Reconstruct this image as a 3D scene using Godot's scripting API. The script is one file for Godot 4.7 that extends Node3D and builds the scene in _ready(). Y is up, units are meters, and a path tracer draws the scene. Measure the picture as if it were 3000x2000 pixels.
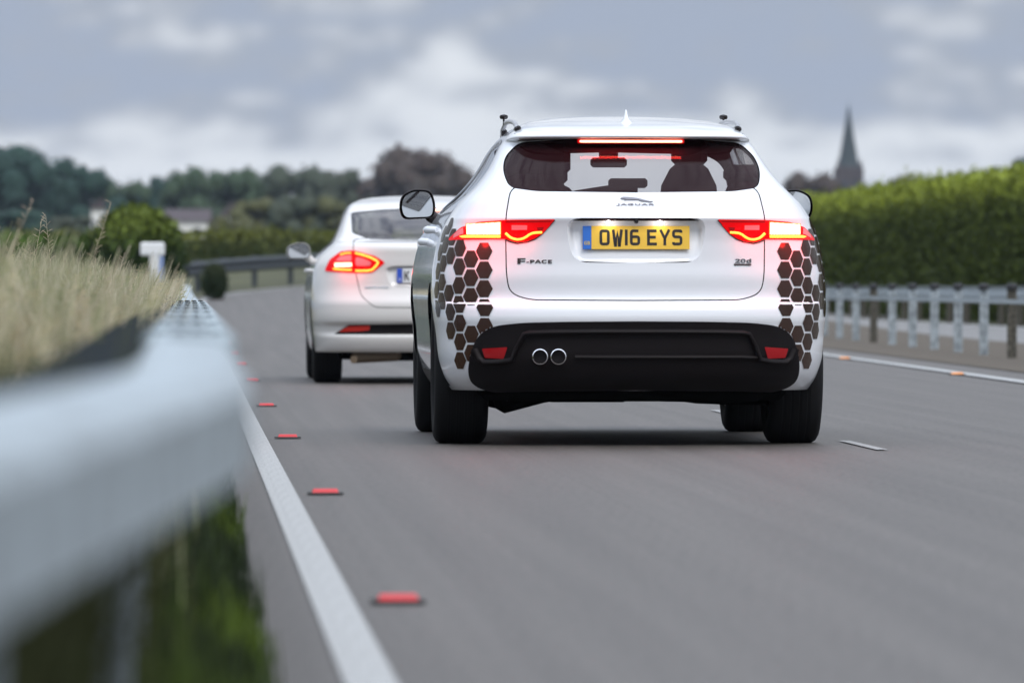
extends Node3D
# A test-track road seen through a long lens: two white cars braking, barriers, hedges, a far spire.
# x right, y up, the road runs along -z; the distances D below are metres ahead of the camera.

const STROKES := {
	"O": [[[0, 0], [1, 0], [1, 1], [0, 1], [0, 0]]],
	"W": [[[-0.06, 1.1], [0.22, -0.1, 1], [0.28, -0.1, 1], [0.5, 0.85, 1], [0.72, -0.1, 1], [0.78, -0.1, 1], [1.06, 1.1]]],
	"1": [[[0.5, -0.1], [0.5, 1.1]]],
	"6": [[[0.95, 1.0], [0, 1.0], [0, 0], [1, 0], [1, 0.55], [0.05, 0.55]]],
	"E": [[[1.1, 1], [0, 1, 1], [0, 0, 1], [1.12, 0]], [[0, 0.52], [0.98, 0.52]]],
	"Y": [[[-0.08, 1.1], [0.5, 0.42, 1], [1.08, 1.1]], [[0.5, 0.46], [0.5, -0.1]]],
	"S": [[[1.0, 0.86], [1.0, 1], [0, 1], [0, 0.54], [1, 0.54], [1, 0], [0, 0], [0, 0.14]]],
}
var M := {}
var names := {}
var rng := RandomNumberGenerator.new()

# ------------------------------------------------------------------ small helpers
func numbered(n: String) -> String:
	var k: int = names.get(n, 0)
	names[n] = k + 1
	return n if k == 0 else "%s_%03d" % [n, k]

func tag(o: Node3D, label := "", category := "", group := "", kind := "") -> Node3D:
	if label != "": o.set_meta("label", label)
	if category != "": o.set_meta("category", category)
	if group != "": o.set_meta("group", group)
	if kind != "": o.set_meta("kind", kind)
	return o

func thing(called: String, label: String, category: String, at := Vector3.ZERO, group := "") -> Node3D:
	var o := Node3D.new()
	o.name = numbered(called)
	o.position = at
	add_child(o)
	return tag(o, label, category, group)

func obj(called: String, mesh: Mesh, mat: Material, parent: Node = null) -> MeshInstance3D:
	var o := MeshInstance3D.new()
	o.mesh = mesh
	o.material_override = mat
	if parent == null:
		o.name = numbered(called)
		add_child(o)
	else:
		o.name = called
		parent.add_child(o, true)
	return o

func another(o: Node3D, label: String, at: Vector3) -> Node3D:
	var c: Node3D = o.duplicate()
	c.name = numbered(o.name.rstrip("_0123456789"))
	add_child(c)
	c.position = at
	c.set_meta("label", label)
	return c

class MB:
	var v := PackedVector3Array()
	var n := PackedVector3Array()
	var c := PackedColorArray()
	var col := Color.WHITE
	var xf := Transform3D.IDENTITY
	func tri(a: Vector3, b: Vector3, d: Vector3, na: Vector3, nb: Vector3, nd: Vector3) -> void:
		if (d - a).cross(b - a).dot(na + nb + nd) < 0.0:
			var t := b
			b = d
			d = t
			t = nb
			nb = nd
			nd = t
		var q := xf.basis
		v.append(xf * a); v.append(xf * b); v.append(xf * d)
		n.append((q * na).normalized()); n.append((q * nb).normalized()); n.append((q * nd).normalized())
		c.append(col); c.append(col); c.append(col)
	func flat(a: Vector3, b: Vector3, d: Vector3, out: Vector3) -> void:
		var m := (d - a).cross(b - a).normalized()
		if m.dot(out) < 0.0: m = -m
		tri(a, b, d, m, m, m)
	func quad(a: Vector3, b: Vector3, d: Vector3, e: Vector3, out: Vector3) -> void:
		flat(a, b, d, out)
		flat(a, d, e, out)
	func box(at: Vector3, size: Vector3, bev := 0.0, turn := Basis.IDENTITY) -> void:
		var keep := xf
		xf = xf * Transform3D(turn, at)
		var h := size / 2.0
		var b := minf(bev, minf(h.x, minf(h.y, h.z)) * 0.9)
		for k in 3:
			for s in [-1.0, 1.0]:
				var pts: Array[Vector3] = []
				for q in [[-1, -1], [1, -1], [1, 1], [-1, 1]]:
					var p := Vector3.ZERO
					p[k] = s * h[k]
					p[(k + 1) % 3] = q[0] * (h[(k + 1) % 3] - b)
					p[(k + 2) % 3] = q[1] * (h[(k + 2) % 3] - b)
					pts.append(p)
				quad(pts[0], pts[1], pts[2], pts[3], pts[0] + pts[2])
		if b > 0.0:
			for k in 3:
				var a := (k + 1) % 3
				var d := (k + 2) % 3
				for s in [-1.0, 1.0]:
					for t in [-1.0, 1.0]:
						var pts: Array[Vector3] = []
						for e in [[-1, 0], [1, 0], [1, 1], [-1, 1]]:
							var p := Vector3.ZERO
							p[k] = e[0] * (h[k] - b)
							p[a] = s * (h[a] - (b if e[1] == 1 else 0.0))
							p[d] = t * (h[d] - (0.0 if e[1] == 1 else b))
							pts.append(p)
						quad(pts[0], pts[1], pts[2], pts[3], pts[0] + pts[2])
			for i in [-1.0, 1.0]:
				for j in [-1.0, 1.0]:
					for k in [-1.0, 1.0]:
						var w := Vector3(i, j, k)
						flat(w * Vector3(h.x, h.y - b, h.z - b), w * Vector3(h.x - b, h.y, h.z - b), w * Vector3(h.x - b, h.y - b, h.z), w)
		xf = keep
	# rows of points: a smooth sheet
	func sheet(rows: Array, hint: Vector3, inward := false) -> void:
		var nr := rows.size()
		var nc: int = rows[0].size()
		var nn := []
		for i in nr:
			var r := PackedVector3Array()
			for j in nc:
				var du: Vector3 = rows[i][mini(j + 1, nc - 1)] - rows[i][maxi(j - 1, 0)]
				var dv: Vector3 = rows[mini(i + 1, nr - 1)][j] - rows[maxi(i - 1, 0)][j]
				var m := du.cross(dv).normalized()
				r.append(m)
			nn.append(r)
		var sgn := 1.0
		var mid: Vector3 = nn[nr / 2][nc / 2]
		if mid.dot(hint) < 0.0: sgn = -1.0
		for i in nr - 1:
			for j in nc - 1:
				var a: Vector3 = rows[i][j]
				var b: Vector3 = rows[i][j + 1]
				var d: Vector3 = rows[i + 1][j + 1]
				var e: Vector3 = rows[i + 1][j]
				tri(a, b, d, nn[i][j] * sgn, nn[i][j + 1] * sgn, nn[i + 1][j + 1] * sgn)
				tri(a, d, e, nn[i][j] * sgn, nn[i + 1][j + 1] * sgn, nn[i + 1][j] * sgn)
	# profile of (radius, along) turned about the axis z of xf
	func lathe(prof: Array, seg := 32, smooth := true) -> void:
		for i in prof.size() - 1:
			var p: Vector2 = prof[i]
			var q: Vector2 = prof[i + 1]
			var t := (q - p).normalized()
			var m := Vector2(t.y, -t.x)
			var mp := m
			var mq := m
			if smooth:
				if i > 0:
					var o: Vector2 = prof[i - 1]
					var t0 := (p - o).normalized()
					if t0.dot(t) > 0.6: mp = (m + Vector2(t0.y, -t0.x)).normalized()
				if i < prof.size() - 2:
					var o2: Vector2 = prof[i + 2]
					var t2 := (o2 - q).normalized()
					if t2.dot(t) > 0.6: mq = (m + Vector2(t2.y, -t2.x)).normalized()
			for k in seg:
				var a := TAU * k / seg
				var b := TAU * (k + 1) / seg
				var ca := Vector2(cos(a), sin(a))
				var cb := Vector2(cos(b), sin(b))
				var p0 := Vector3(ca.x * p.x, ca.y * p.x, p.y)
				var p1 := Vector3(cb.x * p.x, cb.y * p.x, p.y)
				var q0 := Vector3(ca.x * q.x, ca.y * q.x, q.y)
				var q1 := Vector3(cb.x * q.x, cb.y * q.x, q.y)
				var n0 := Vector3(ca.x * mp.x, ca.y * mp.x, mp.y)
				var n1 := Vector3(cb.x * mp.x, cb.y * mp.x, mp.y)
				var m0 := Vector3(ca.x * mq.x, ca.y * mq.x, mq.y)
				var m1 := Vector3(cb.x * mq.x, cb.y * mq.x, mq.y)
				if p.x > 1e-5: tri(p0, p1, q1, n0, n1, m1)
				if q.x > 1e-5: tri(p0, q1, q0, n0, m1, m0)
	func tube(path: Array, rad: Array, seg := 8) -> void:
		var rings := []
		var up := Vector3.UP
		for i in path.size():
			var t: Vector3 = (path[mini(i + 1, path.size() - 1)] - path[maxi(i - 1, 0)]).normalized()
			var side := t.cross(up)
			if side.length() < 0.05: side = t.cross(Vector3.RIGHT)
			side = side.normalized()
			var u2 := side.cross(t).normalized()
			var ring := []
			for k in seg + 1:
				var a := TAU * k / seg
				ring.append([path[i] + (side * cos(a) + u2 * sin(a)) * float(rad[i]), side * cos(a) + u2 * sin(a)])
			rings.append(ring)
		for i in rings.size() - 1:
			for k in seg:
				var a = rings[i][k]
				var b = rings[i][k + 1]
				var d = rings[i + 1][k + 1]
				var e = rings[i + 1][k]
				tri(a[0], b[0], d[0], a[1], b[1], d[1])
				tri(a[0], d[0], e[0], a[1], d[1], e[1])
		for i in [0, rings.size() - 1]:
			var t: Vector3 = path[0] - path[1] if i == 0 else path[i] - path[i - 1]
			for k in seg:
				flat(path[i], rings[i][k][0], rings[i][k + 1][0], t)
	# a flat outline in xy, thickened from z = back to z = front, its front edge chamfered by b
	func prism(poly: PackedVector2Array, back: float, front: float, b := 0.0) -> void:
		var inner := poly
		if b > 0.0:
			var o := Geometry2D.offset_polygon(poly, -b)
			if o.size() == 1: inner = o[0]
			else: b = 0.0
		var id := Geometry2D.triangulate_polygon(inner)
		for k in range(0, id.size(), 3):
			flat(Vector3(inner[id[k]].x, inner[id[k]].y, front), Vector3(inner[id[k + 1]].x, inner[id[k + 1]].y, front), Vector3(inner[id[k + 2]].x, inner[id[k + 2]].y, front), Vector3.BACK)
		id = Geometry2D.triangulate_polygon(poly)
		for k in range(0, id.size(), 3):
			flat(Vector3(poly[id[k]].x, poly[id[k]].y, back), Vector3(poly[id[k + 1]].x, poly[id[k + 1]].y, back), Vector3(poly[id[k + 2]].x, poly[id[k + 2]].y, back), Vector3.FORWARD)
		var cw := Geometry2D.is_polygon_clockwise(poly)
		for k in poly.size():
			var p := poly[k]
			var q := poly[(k + 1) % poly.size()]
			var o := (q - p).orthogonal() * (-1.0 if cw else 1.0)
			o = Vector2((q - p).y, -(q - p).x) * (-1.0 if cw else 1.0)
			quad(Vector3(p.x, p.y, back), Vector3(q.x, q.y, back), Vector3(q.x, q.y, front - b), Vector3(p.x, p.y, front - b), Vector3(o.x, o.y, 0))
		if b > 0.0:
			for k in poly.size():
				var p := poly[k]
				var q := poly[(k + 1) % poly.size()]
				var i0 := near(inner, p)
				var i1 := near(inner, q)
				var o := Vector2((q - p).y, -(q - p).x) * (-1.0 if cw else 1.0)
				quad(Vector3(p.x, p.y, front - b), Vector3(q.x, q.y, front - b), Vector3(i1.x, i1.y, front), Vector3(i0.x, i0.y, front), Vector3(o.x, o.y, o.length()))
	func near(poly: PackedVector2Array, p: Vector2) -> Vector2:
		var best := poly[0]
		for q in poly:
			if q.distance_squared_to(p) < best.distance_squared_to(p): best = q
		return best
	func mesh() -> ArrayMesh:
		var a := []
		a.resize(Mesh.ARRAY_MAX)
		a[Mesh.ARRAY_VERTEX] = v
		a[Mesh.ARRAY_NORMAL] = n
		a[Mesh.ARRAY_COLOR] = c
		var m := ArrayMesh.new()
		if v.size() > 0: m.add_surface_from_arrays(Mesh.PRIMITIVE_TRIANGLES, a)
		return m

# an outline whose corners are rounded off
func soft(pts: Array, r: float, seg := 5) -> PackedVector2Array:
	var out := PackedVector2Array()
	var k := pts.size()
	for i in k:
		var p: Vector2 = pts[i]
		var a: Vector2 = pts[(i + k - 1) % k]
		var b: Vector2 = pts[(i + 1) % k]
		var ra := minf(r, p.distance_to(a) * 0.48)
		var rb := minf(r, p.distance_to(b) * 0.48)
		var pa := p + (a - p).normalized() * ra
		var pb := p + (b - p).normalized() * rb
		for s in seg + 1:
			var t := float(s) / seg
			out.append(pa.lerp(p, t).lerp(p.lerp(pb, t), t))
	return out

func mirrored(pts: Array) -> Array:
	var out := pts.duplicate()
	for i in range(pts.size() - 1, -1, -1):
		out.append(Vector2(-pts[i].x, pts[i].y))
	return out

# ------------------------------------------------------------------ a car body as stacked plan outlines
class Shell:
	var key := []           # rows of y, half width, rear end, rear corner depth, corner power, front end
	var slope := []
	var tris := []
	var only := 0.0         # 1 right side only, -1 left side only, 0 both
	func _init(k: Array) -> void:
		key = k
		for c in range(1, 6):
			var m := []
			var cnt := k.size()
			var dl := []
			for i in cnt - 1: dl.append((k[i + 1][c] - k[i][c]) / (k[i + 1][0] - k[i][0]))
			for i in cnt:
				if i == 0: m.append(dl[0])
				elif i == cnt - 1: m.append(dl[cnt - 2])
				elif dl[i - 1] * dl[i] <= 0.0: m.append(0.0)
				else: m.append(2.0 * dl[i - 1] * dl[i] / (dl[i - 1] + dl[i]))
			slope.append(m)
	func at(y: float) -> Array:
		var cnt := key.size()
		y = clampf(y, key[0][0], key[cnt - 1][0])
		var i := 0
		while i < cnt - 2 and y > key[i + 1][0]: i += 1
		var h: float = key[i + 1][0] - key[i][0]
		var t: float = (y - key[i][0]) / h
		var out := []
		for c in range(1, 6):
			var a: float = key[i][c]
			var b: float = key[i + 1][c]
			var ma: float = slope[c - 1][i]
			var mb: float = slope[c - 1][i + 1]
			out.append((2*t*t*t - 3*t*t + 1) * a + (t*t*t - 2*t*t + t) * h * ma + (-2*t*t*t + 3*t*t) * b + (t*t*t - t*t) * h * mb)
		out[2] = minf(out[2], 0.46 * (out[1] - out[4]))
		return out
	func zr(x: float, y: float) -> float:
		var k := at(y)
		var t := clampf(absf(x) / k[0], 0.0, 0.9999)
		return k[1] - k[2] + k[2] * pow(1.0 - pow(t, k[3]), 1.0 / k[3])
	func rear(x: float, y: float, off := 0.0) -> Vector3:
		var e := 0.004
		var p := Vector3(x, y, zr(x, y))
		if off == 0.0: return p
		return p + normal(x, y) * off
	func normal(x: float, y: float) -> Vector3:
		var e := 0.005
		var dx := Vector3(2 * e, 0, zr(x + e, y) - zr(x - e, y))
		var dy := Vector3(0, 2 * e, zr(x, y + e) - zr(x, y - e))
		return dx.cross(dy).normalized()
	# the outline at height y, followed for the arc length u from x0 outwards
	func walk(x0: float, u: float, y: float) -> Array:
		var k := at(y)
		var th: float = asin(pow(clampf(x0 / k[0], 0.0, 1.0), k[3] / 2.0))
		var p := cap(k, th)
		var left := absf(u)
		var sg := 1.0 if u >= 0.0 else -1.0
		var st := 0.01
		while left > 0.0:
			var q: Vector2
			if th >= PI / 2.0 - 1e-4 and sg > 0.0:
				q = Vector2(k[0], p.y - left)
				p = q
				break
			th = clampf(th + sg * st, 0.0, PI / 2.0)
			q = cap(k, th)
			var l := p.distance_to(q)
			if l > left: q = p.lerp(q, left / l)
			left -= l
			p = q
		var nn: Vector3
		if p.x >= k[0] * 0.9999: nn = Vector3(1, 0, 0)
		else:
			var t: float = p.x / k[0]
			var s: float = clampf((p.y - k[1] + k[2]) / k[2], 0.0, 1.0)
			nn = Vector3(pow(t, k[3] - 1.0) / k[0], 0, pow(s, k[3] - 1.0) / k[2]).normalized()
		return [Vector3(p.x, y, p.y), nn]
	func cap(k: Array, th: float) -> Vector2:
		return Vector2(k[0] * pow(sin(th), 2.0 / k[3]), k[1] - k[2] + k[2] * pow(maxf(cos(th), 0.0), 2.0 / k[3]))
	func build(step: float) -> void:
		var ts := []
		for i in 16: ts.append(0.8 * i / 16.0)
		for i in 15: ts.append(1.0 - 0.2 * pow(1.0 - i / 14.0, 3.0))
		var ys := []
		for i in key.size() - 1:
			var cnt := maxi(1, int(ceil((key[i + 1][0] - key[i][0]) / step)))
			for j in cnt: ys.append(lerpf(key[i][0], key[i + 1][0], float(j) / cnt))
		ys.append(key[key.size() - 1][0])
		var rows := []
		var nside := 26
		for y in ys:
			var k := at(y)
			var r := PackedVector3Array()
			for t in ts:
				r.append(Vector3(k[0] * t, y, k[1] - k[2] + k[2] * pow(maxf(0.0, 1.0 - pow(t, k[3])), 1.0 / k[3])))
			var z0: float = k[1] - k[2]
			var fd: float = minf(0.7 if y < 1.0 else 0.3, 0.46 * (k[1] - k[4]))
			var z1: float = k[4] + fd
			for j in range(1, nside): r.append(Vector3(k[0], y, lerpf(z0, z1, float(j) / nside)))
			for i in range(ts.size() - 1, -1, -1):
				var t: float = ts[i]
				r.append(Vector3(k[0] * t, y, z1 - fd * pow(maxf(0.0, 1.0 - pow(t, 3.0)), 1.0 / 3.0)))
			rows.append(r)
		var nr: int = ts.size() - 1
		var nc: int = rows[0].size()
		var nn := []
		for i in rows.size():
			var r := PackedVector3Array()
			for j in nc:
				var a: Vector3 = rows[i][mini(j + 1, nc - 1)]
				var b: Vector3 = rows[i][maxi(j - 1, 0)]
				if j == 0: b = Vector3(-a.x, a.y, a.z)
				if j == nc - 1: a = Vector3(-b.x, b.y, b.z)
				var c: Vector3 = rows[mini(i + 1, rows.size() - 1)][j]
				var d: Vector3 = rows[maxi(i - 1, 0)][j]
				var m := (a - b).cross(c - d)
				r.append(m.normalized() if m.length() > 1e-12 else Vector3.UP)
			nn.append(r)
		for i in rows.size() - 1:
			for j in nc - 1:
				var sec := 0 if j < nr else (1 if j < nr + nside else 2)
				for q in [[0, 0, 0, 1, 1, 1], [0, 0, 1, 1, 1, 0]]:
					var P := []
					var N := []
					for e in 3:
						P.append(rows[i + q[e * 2]][j + q[e * 2 + 1]])
						N.append(nn[i + q[e * 2]][j + q[e * 2 + 1]])
					if (P[1] - P[0]).cross(P[2] - P[0]).length() < 1e-9: continue
					tris.append([P, N, sec])
	# cut out the share of the surface that the steps leave, both sides of the car
	# a step is [section, keep, outline]; section 0 rear and 2 front look along z, 1 looks along x
	func carve(mb: MB, steps: Array, off := 0.0, low := -1.0, high := 9.0) -> void:
		var boxes := []
		for s in steps:
			var bb := Rect2(s[2][0], Vector2.ZERO)
			for p in s[2]: bb = bb.expand(p)
			boxes.append(bb)
		for t in tris:
			var P: Array = t[0]
			var N: Array = t[1]
			var ymin: float = minf(P[0].y, minf(P[1].y, P[2].y))
			var ymax: float = maxf(P[0].y, maxf(P[1].y, P[2].y))
			if ymin < low - 1e-5 or ymax > high + 1e-5: continue
			var polys := [P]
			var whole := true
			for si in steps.size():
				var s: Array = steps[si]
				var sec: int = s[0]
				var applies: bool = t[2] == sec or (sec == 1 and t[2] == 0 and absf(N[0].x) > 0.75)
				if not applies:
					if s[1]:
						polys = []
						break
					continue
				var tp := PackedVector2Array()
				for p in P: tp.append(Vector2(p.z, p.y) if sec == 1 else Vector2(p.x, p.y))
				var tb := Rect2(tp[0], Vector2.ZERO).expand(tp[1]).expand(tp[2])
				if not tb.grow(1e-6).intersects(boxes[si], true):
					if s[1]:
						polys = []
						break
					continue
				var den := (tp[1] - tp[0]).cross(tp[2] - tp[0])
				var fresh := []
				for poly in polys:
					if absf(den) < 1e-8:
						var cen := (tp[0] + tp[1] + tp[2]) / 3.0
						if Geometry2D.is_point_in_polygon(cen, s[2]) == s[1]: fresh.append(poly)
						continue
					var p2 := PackedVector2Array()
					for p in poly: p2.append((Vector2(p.z, p.y) if sec == 1 else Vector2(p.x, p.y)) * 100.0)
					var big := PackedVector2Array()
					for p in s[2]: big.append(p * 100.0)
					var got := Geometry2D.intersect_polygons(p2, big) if s[1] else Geometry2D.clip_polygons(p2, big)
					for g in got:
						var p3 := []
						for q in g:
							var l := bary(q / 100.0, tp, den)
							p3.append(P[0] * l.x + P[1] * l.y + P[2] * l.z)
						fresh.append(p3)
				polys = fresh
				whole = false
				if polys.is_empty(): break
			for poly in polys:
				if whole: put(mb, P, N, P[0], P[1], P[2], off)
				else:
					var fl := PackedVector2Array()
					var side: bool = absf((N[0] + N[1] + N[2]).x) > absf((N[0] + N[1] + N[2]).z)
					for p in poly: fl.append((Vector2(p.z, p.y) if side else Vector2(p.x, p.y)) * 100.0)
					var id := Geometry2D.triangulate_polygon(fl)
					if id.is_empty() and poly.size() == 3: id = PackedInt32Array([0, 1, 2])
					for k in range(0, id.size(), 3): put(mb, P, N, poly[id[k]], poly[id[k + 1]], poly[id[k + 2]], off)
	func bary(q: Vector2, tp: PackedVector2Array, den: float) -> Vector3:
		var b := (q - tp[0]).cross(tp[2] - tp[0]) / den
		var c := (tp[1] - tp[0]).cross(q - tp[0]) / den
		return Vector3(1.0 - b - c, b, c)
	func bary3(p: Vector3, P: Array) -> Vector3:
		var e1: Vector3 = P[1] - P[0]
		var e2: Vector3 = P[2] - P[0]
		var d: Vector3 = p - P[0]
		var a := e1.dot(e1)
		var b := e1.dot(e2)
		var c := e2.dot(e2)
		var f := d.dot(e1)
		var g := d.dot(e2)
		var den := a * c - b * b
		if absf(den) < 1e-16: return Vector3(1, 0, 0)
		var v := (c * f - b * g) / den
		var w := (a * g - b * f) / den
		return Vector3(1 - v - w, v, w)
	func put(mb: MB, P: Array, N: Array, a: Vector3, b: Vector3, d: Vector3, off: float) -> void:
		var ns := []
		var ps := [a, b, d]
		for p in ps:
			var l := bary3(p, P)
			ns.append((N[0] * l.x + N[1] * l.y + N[2] * l.z).normalized())
		for k in 3: ps[k] = ps[k] + ns[k] * off
		if only >= 0.0: mb.tri(ps[0], ps[1], ps[2], ns[0], ns[1], ns[2])
		if only > 0.0: return
		var f := Vector3(-1, 1, 1)
		mb.tri(ps[0] * f, ps[1] * f, ps[2] * f, ns[0] * f, ns[1] * f, ns[2] * f)
	# a ribbon along a line on the rear face, as wide as w, standing off it
	func ribbon(mb: MB, line: Array, w: float, off: float, both := true) -> void:
		for sg in (([1.0, -1.0] if only == 0.0 else [only]) if both else [1.0]):
			var rows := [PackedVector3Array(), PackedVector3Array(), PackedVector3Array(), PackedVector3Array()]
			for i in line.size():
				var t: Vector2 = (line[mini(i + 1, line.size() - 1)] - line[maxi(i - 1, 0)]).normalized()
				var o := Vector2(-t.y, t.x) * w / 2.0
				var p: Vector2 = line[i]
				var q := [p - o, p - o * 0.7, p + o * 0.7, p + o]
				for e in 4:
					var r := rear(q[e].x, q[e].y, off if e in [1, 2] else 0.0)
					rows[e].append(Vector3(r.x * sg, r.y, r.z))
			mb.sheet(rows, Vector3.BACK)

# ------------------------------------------------------------------ materials
func noise_tex(freq: float, seed_: int, size := 512, lo := 0.0, hi := 1.0, oct := 4, bump := false) -> NoiseTexture2D:
	var f := FastNoiseLite.new()
	f.seed = seed_
	f.frequency = freq
	f.fractal_octaves = oct
	var t := NoiseTexture2D.new()
	t.noise = f
	t.width = size
	t.height = size
	t.seamless = true
	t.as_normal_map = bump
	t.bump_strength = 6.0
	if not bump:
		var g := Gradient.new()
		g.set_color(0, Color(lo, lo, lo))
		g.set_color(1, Color(hi, hi, hi))
		t.color_ramp = g
	return t

# pale paint with darker chips and scuffs worn through it
func chipped(freq: float, seed_: int) -> NoiseTexture2D:
	var t := noise_tex(freq, seed_, 1024, 0.0, 1.0, 6)
	var g := Gradient.new()
	g.offsets = PackedFloat32Array([0.0, 0.36, 0.42, 0.6, 1.0])
	g.colors = PackedColorArray([Color(0.42, 0.42, 0.41), Color(0.5, 0.5, 0.49), Color(0.80, 0.80, 0.79), Color(0.93, 0.93, 0.93), Color(1, 1, 1)])
	t.color_ramp = g
	return t

func mat(called: String, lin: Color, rough := 0.6, metal := 0.0, spec := 0.5) -> StandardMaterial3D:
	var m := StandardMaterial3D.new()
	m.resource_name = called
	m.albedo_color = lin.linear_to_srgb()
	m.roughness = rough
	m.metallic = metal
	m.metallic_specular = spec
	m.cull_mode = BaseMaterial3D.CULL_DISABLED
	M[called] = m
	return m

func tri_planar(m: StandardMaterial3D, scale: float, world := true) -> void:
	m.uv1_triplanar = true
	m.uv1_world_triplanar = world
	m.uv1_scale = Vector3.ONE * scale

func materials() -> void:
	var m := mat("white_paint", Color(0.79, 0.815, 0.86), 0.32)
	m.clearcoat_enabled = true
	m.clearcoat = 1.0
	m.clearcoat_roughness = 0.04
	m = mat("pearl_paint", Color(0.75, 0.735, 0.72), 0.35)
	m.clearcoat_enabled = true
	m.clearcoat = 1.0
	m.clearcoat_roughness = 0.06
	mat("black_plastic", Color(0.010, 0.008, 0.009), 0.5, 0.0, 0.28)
	mat("gloss_black", Color(0.012, 0.008, 0.009), 0.15)
	m = mat("sticker", Color(0.036, 0.017, 0.012), 0.2, 0.0, 0.4)
	m.clearcoat_enabled = true
	m.clearcoat = 0.25
	m.clearcoat_roughness = 0.03
	mat("gap_dark", Color(0.004, 0.004, 0.004), 0.9, 0.0, 0.1)
	mat("rubber", Color(0.011, 0.011, 0.012), 0.75, 0.0, 0.3)
	mat("chrome", Color(0.75, 0.75, 0.77), 0.12, 1.0)
	mat("badge_chrome", Color(0.26, 0.25, 0.27), 0.3, 1.0)
	mat("dark_chrome", Color(0.14, 0.11, 0.11), 0.25, 1.0)
	mat("alloy", Color(0.3, 0.3, 0.32), 0.3, 1.0)
	mat("mirror_glass", Color(0.62, 0.64, 0.66), 0.03, 1.0)
	mat("cabin", Color(0.016, 0.005, 0.006), 0.85, 0.0, 0.2)  # red cast imitates brake lamp glow inside, put into the colour
	mat("seat_cloth", Color(0.022, 0.008, 0.010), 0.85, 0.0, 0.2)  # the same lamp glow, put into the red of the cloth
	m = mat("flare_tinted_glass", Color(0.06, 0.018, 0.022, 0.26), 0.03, 0.0, 0.22)  # wine red is brake lamp flare, put into the glass colour
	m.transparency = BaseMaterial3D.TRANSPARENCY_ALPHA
	m = mat("side_glass", Color(0.05, 0.03, 0.03, 0.30), 0.02, 0.0, 0.6)
	m.transparency = BaseMaterial3D.TRANSPARENCY_ALPHA
	m = mat("clear_glass", Color(0.05, 0.055, 0.05, 0.10), 0.02, 0.0, 0.3)
	m.transparency = BaseMaterial3D.TRANSPARENCY_ALPHA
	m = mat("lamp_red", Color(0.42, 0.003, 0.006), 0.2, 0.0, 0.3)
	m.emission_enabled = true
	m.emission = Color(1.0, 0.0, 0.03)
	m.emission_energy_multiplier = 0.42
	m = mat("lamp_dark_red", Color(0.22, 0.004, 0.006), 0.15)
	m.emission_enabled = true
	m.emission = Color(1.0, 0.0, 0.02)
	m.emission_energy_multiplier = 0.12
	m = mat("lamp_pink", Color(0.62, 0.22, 0.24), 0.15)
	m.emission_enabled = true
	m.emission = Color(1.0, 0.1, 0.14)
	m.emission_energy_multiplier = 0.18
	m = mat("led_white_hot", Color(0.9, 0.5, 0.4), 0.4)
	m.emission_enabled = true
	m.emission = Color(1.0, 0.62, 0.5)
	m.emission_energy_multiplier = 4.5
	m = mat("led_yellow", Color(0.9, 0.4, 0.1), 0.4)
	m.emission_enabled = true
	m.emission = Color(1.0, 0.66, 0.18)
	m.emission_energy_multiplier = 2.0
	m = mat("fringe_orange", Color(0.9, 0.2, 0.05), 0.4)  # glare fringe of the bright lamp block, put in as glowing orange
	m.emission_enabled = true
	m.emission = Color(1.0, 0.42, 0.05)
	m.emission_energy_multiplier = 1.3
	m = mat("plate_lamp", Color(0.9, 0.9, 0.9), 0.4)
	m.emission_enabled = true
	m.emission = Color(1.0, 0.95, 0.92)
	m.emission_energy_multiplier = 4.0
	mat("reflector_red", Color(0.35, 0.008, 0.012), 0.2)
	mat("plate_yellow", Color(0.80, 0.50, 0.055), 0.35)
	mat("plate_white", Color(0.75, 0.76, 0.77), 0.35)
	mat("plate_blue", Color(0.02, 0.14, 0.55), 0.35)
	mat("plate_blue_dark", Color(0.03, 0.09, 0.50), 0.35)
	mat("plate_ink", Color(0.012, 0.010, 0.012), 0.5)
	mat("plate_gold", Color(0.55, 0.42, 0.10), 0.4)
	m = mat("rust_metal", Color(0.16, 0.12, 0.08), 0.6, 0.3)
	# road
	m = mat("asphalt", Color(0.195, 0.176, 0.160), 0.5, 0.0, 0.42)
	m.albedo_texture = noise_tex(0.03, 3, 1024, 0.60, 1.0, 6)
	m.heightmap_enabled = true
	m.heightmap_texture = noise_tex(0.12, 5, 1024, 0.0, 1.0, 4)
	m.heightmap_scale = 0.5
	tri_planar(m, 0.8)
	m.detail_enabled = true
	m.detail_blend_mode = BaseMaterial3D.BLEND_MODE_MUL
	m.detail_uv_layer = BaseMaterial3D.DETAIL_UV_2
	m.detail_albedo = noise_tex(0.014, 15, 1024, 0.84, 1.0, 5)
	m.uv2_triplanar = true
	m.uv2_world_triplanar = true
	m.uv2_scale = Vector3(0.30, 0.05, 0.0035)
	m = mat("asphalt_far", Color(0.22, 0.215, 0.21), 0.6)
	m.albedo_texture = noise_tex(0.02, 33, 512, 0.8, 1.0, 5)
	tri_planar(m, 0.5)
	m = mat("road_paint", Color(0.62, 0.63, 0.63), 0.45)
	m.albedo_texture = chipped(0.035, 7)
	tri_planar(m, 1.3)
	m = mat("worn_paint", Color(0.48, 0.48, 0.47), 0.45)
	m.albedo_texture = noise_tex(0.05, 8, 256, 0.6, 1.0, 5)
	tri_planar(m, 2.0)
	m = mat("gravel", Color(0.15, 0.12, 0.085), 0.9)
	m.albedo_texture = noise_tex(0.06, 9, 512, 0.55, 1.0, 5)
	tri_planar(m, 0.6)
	m = mat("soil", Color(0.045, 0.042, 0.022), 0.95)
	m.albedo_texture = noise_tex(0.04, 11, 512, 0.5, 1.0, 5)
	tri_planar(m, 0.3)
	m = mat("meadow", Color(0.10, 0.105, 0.04), 0.95)
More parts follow.
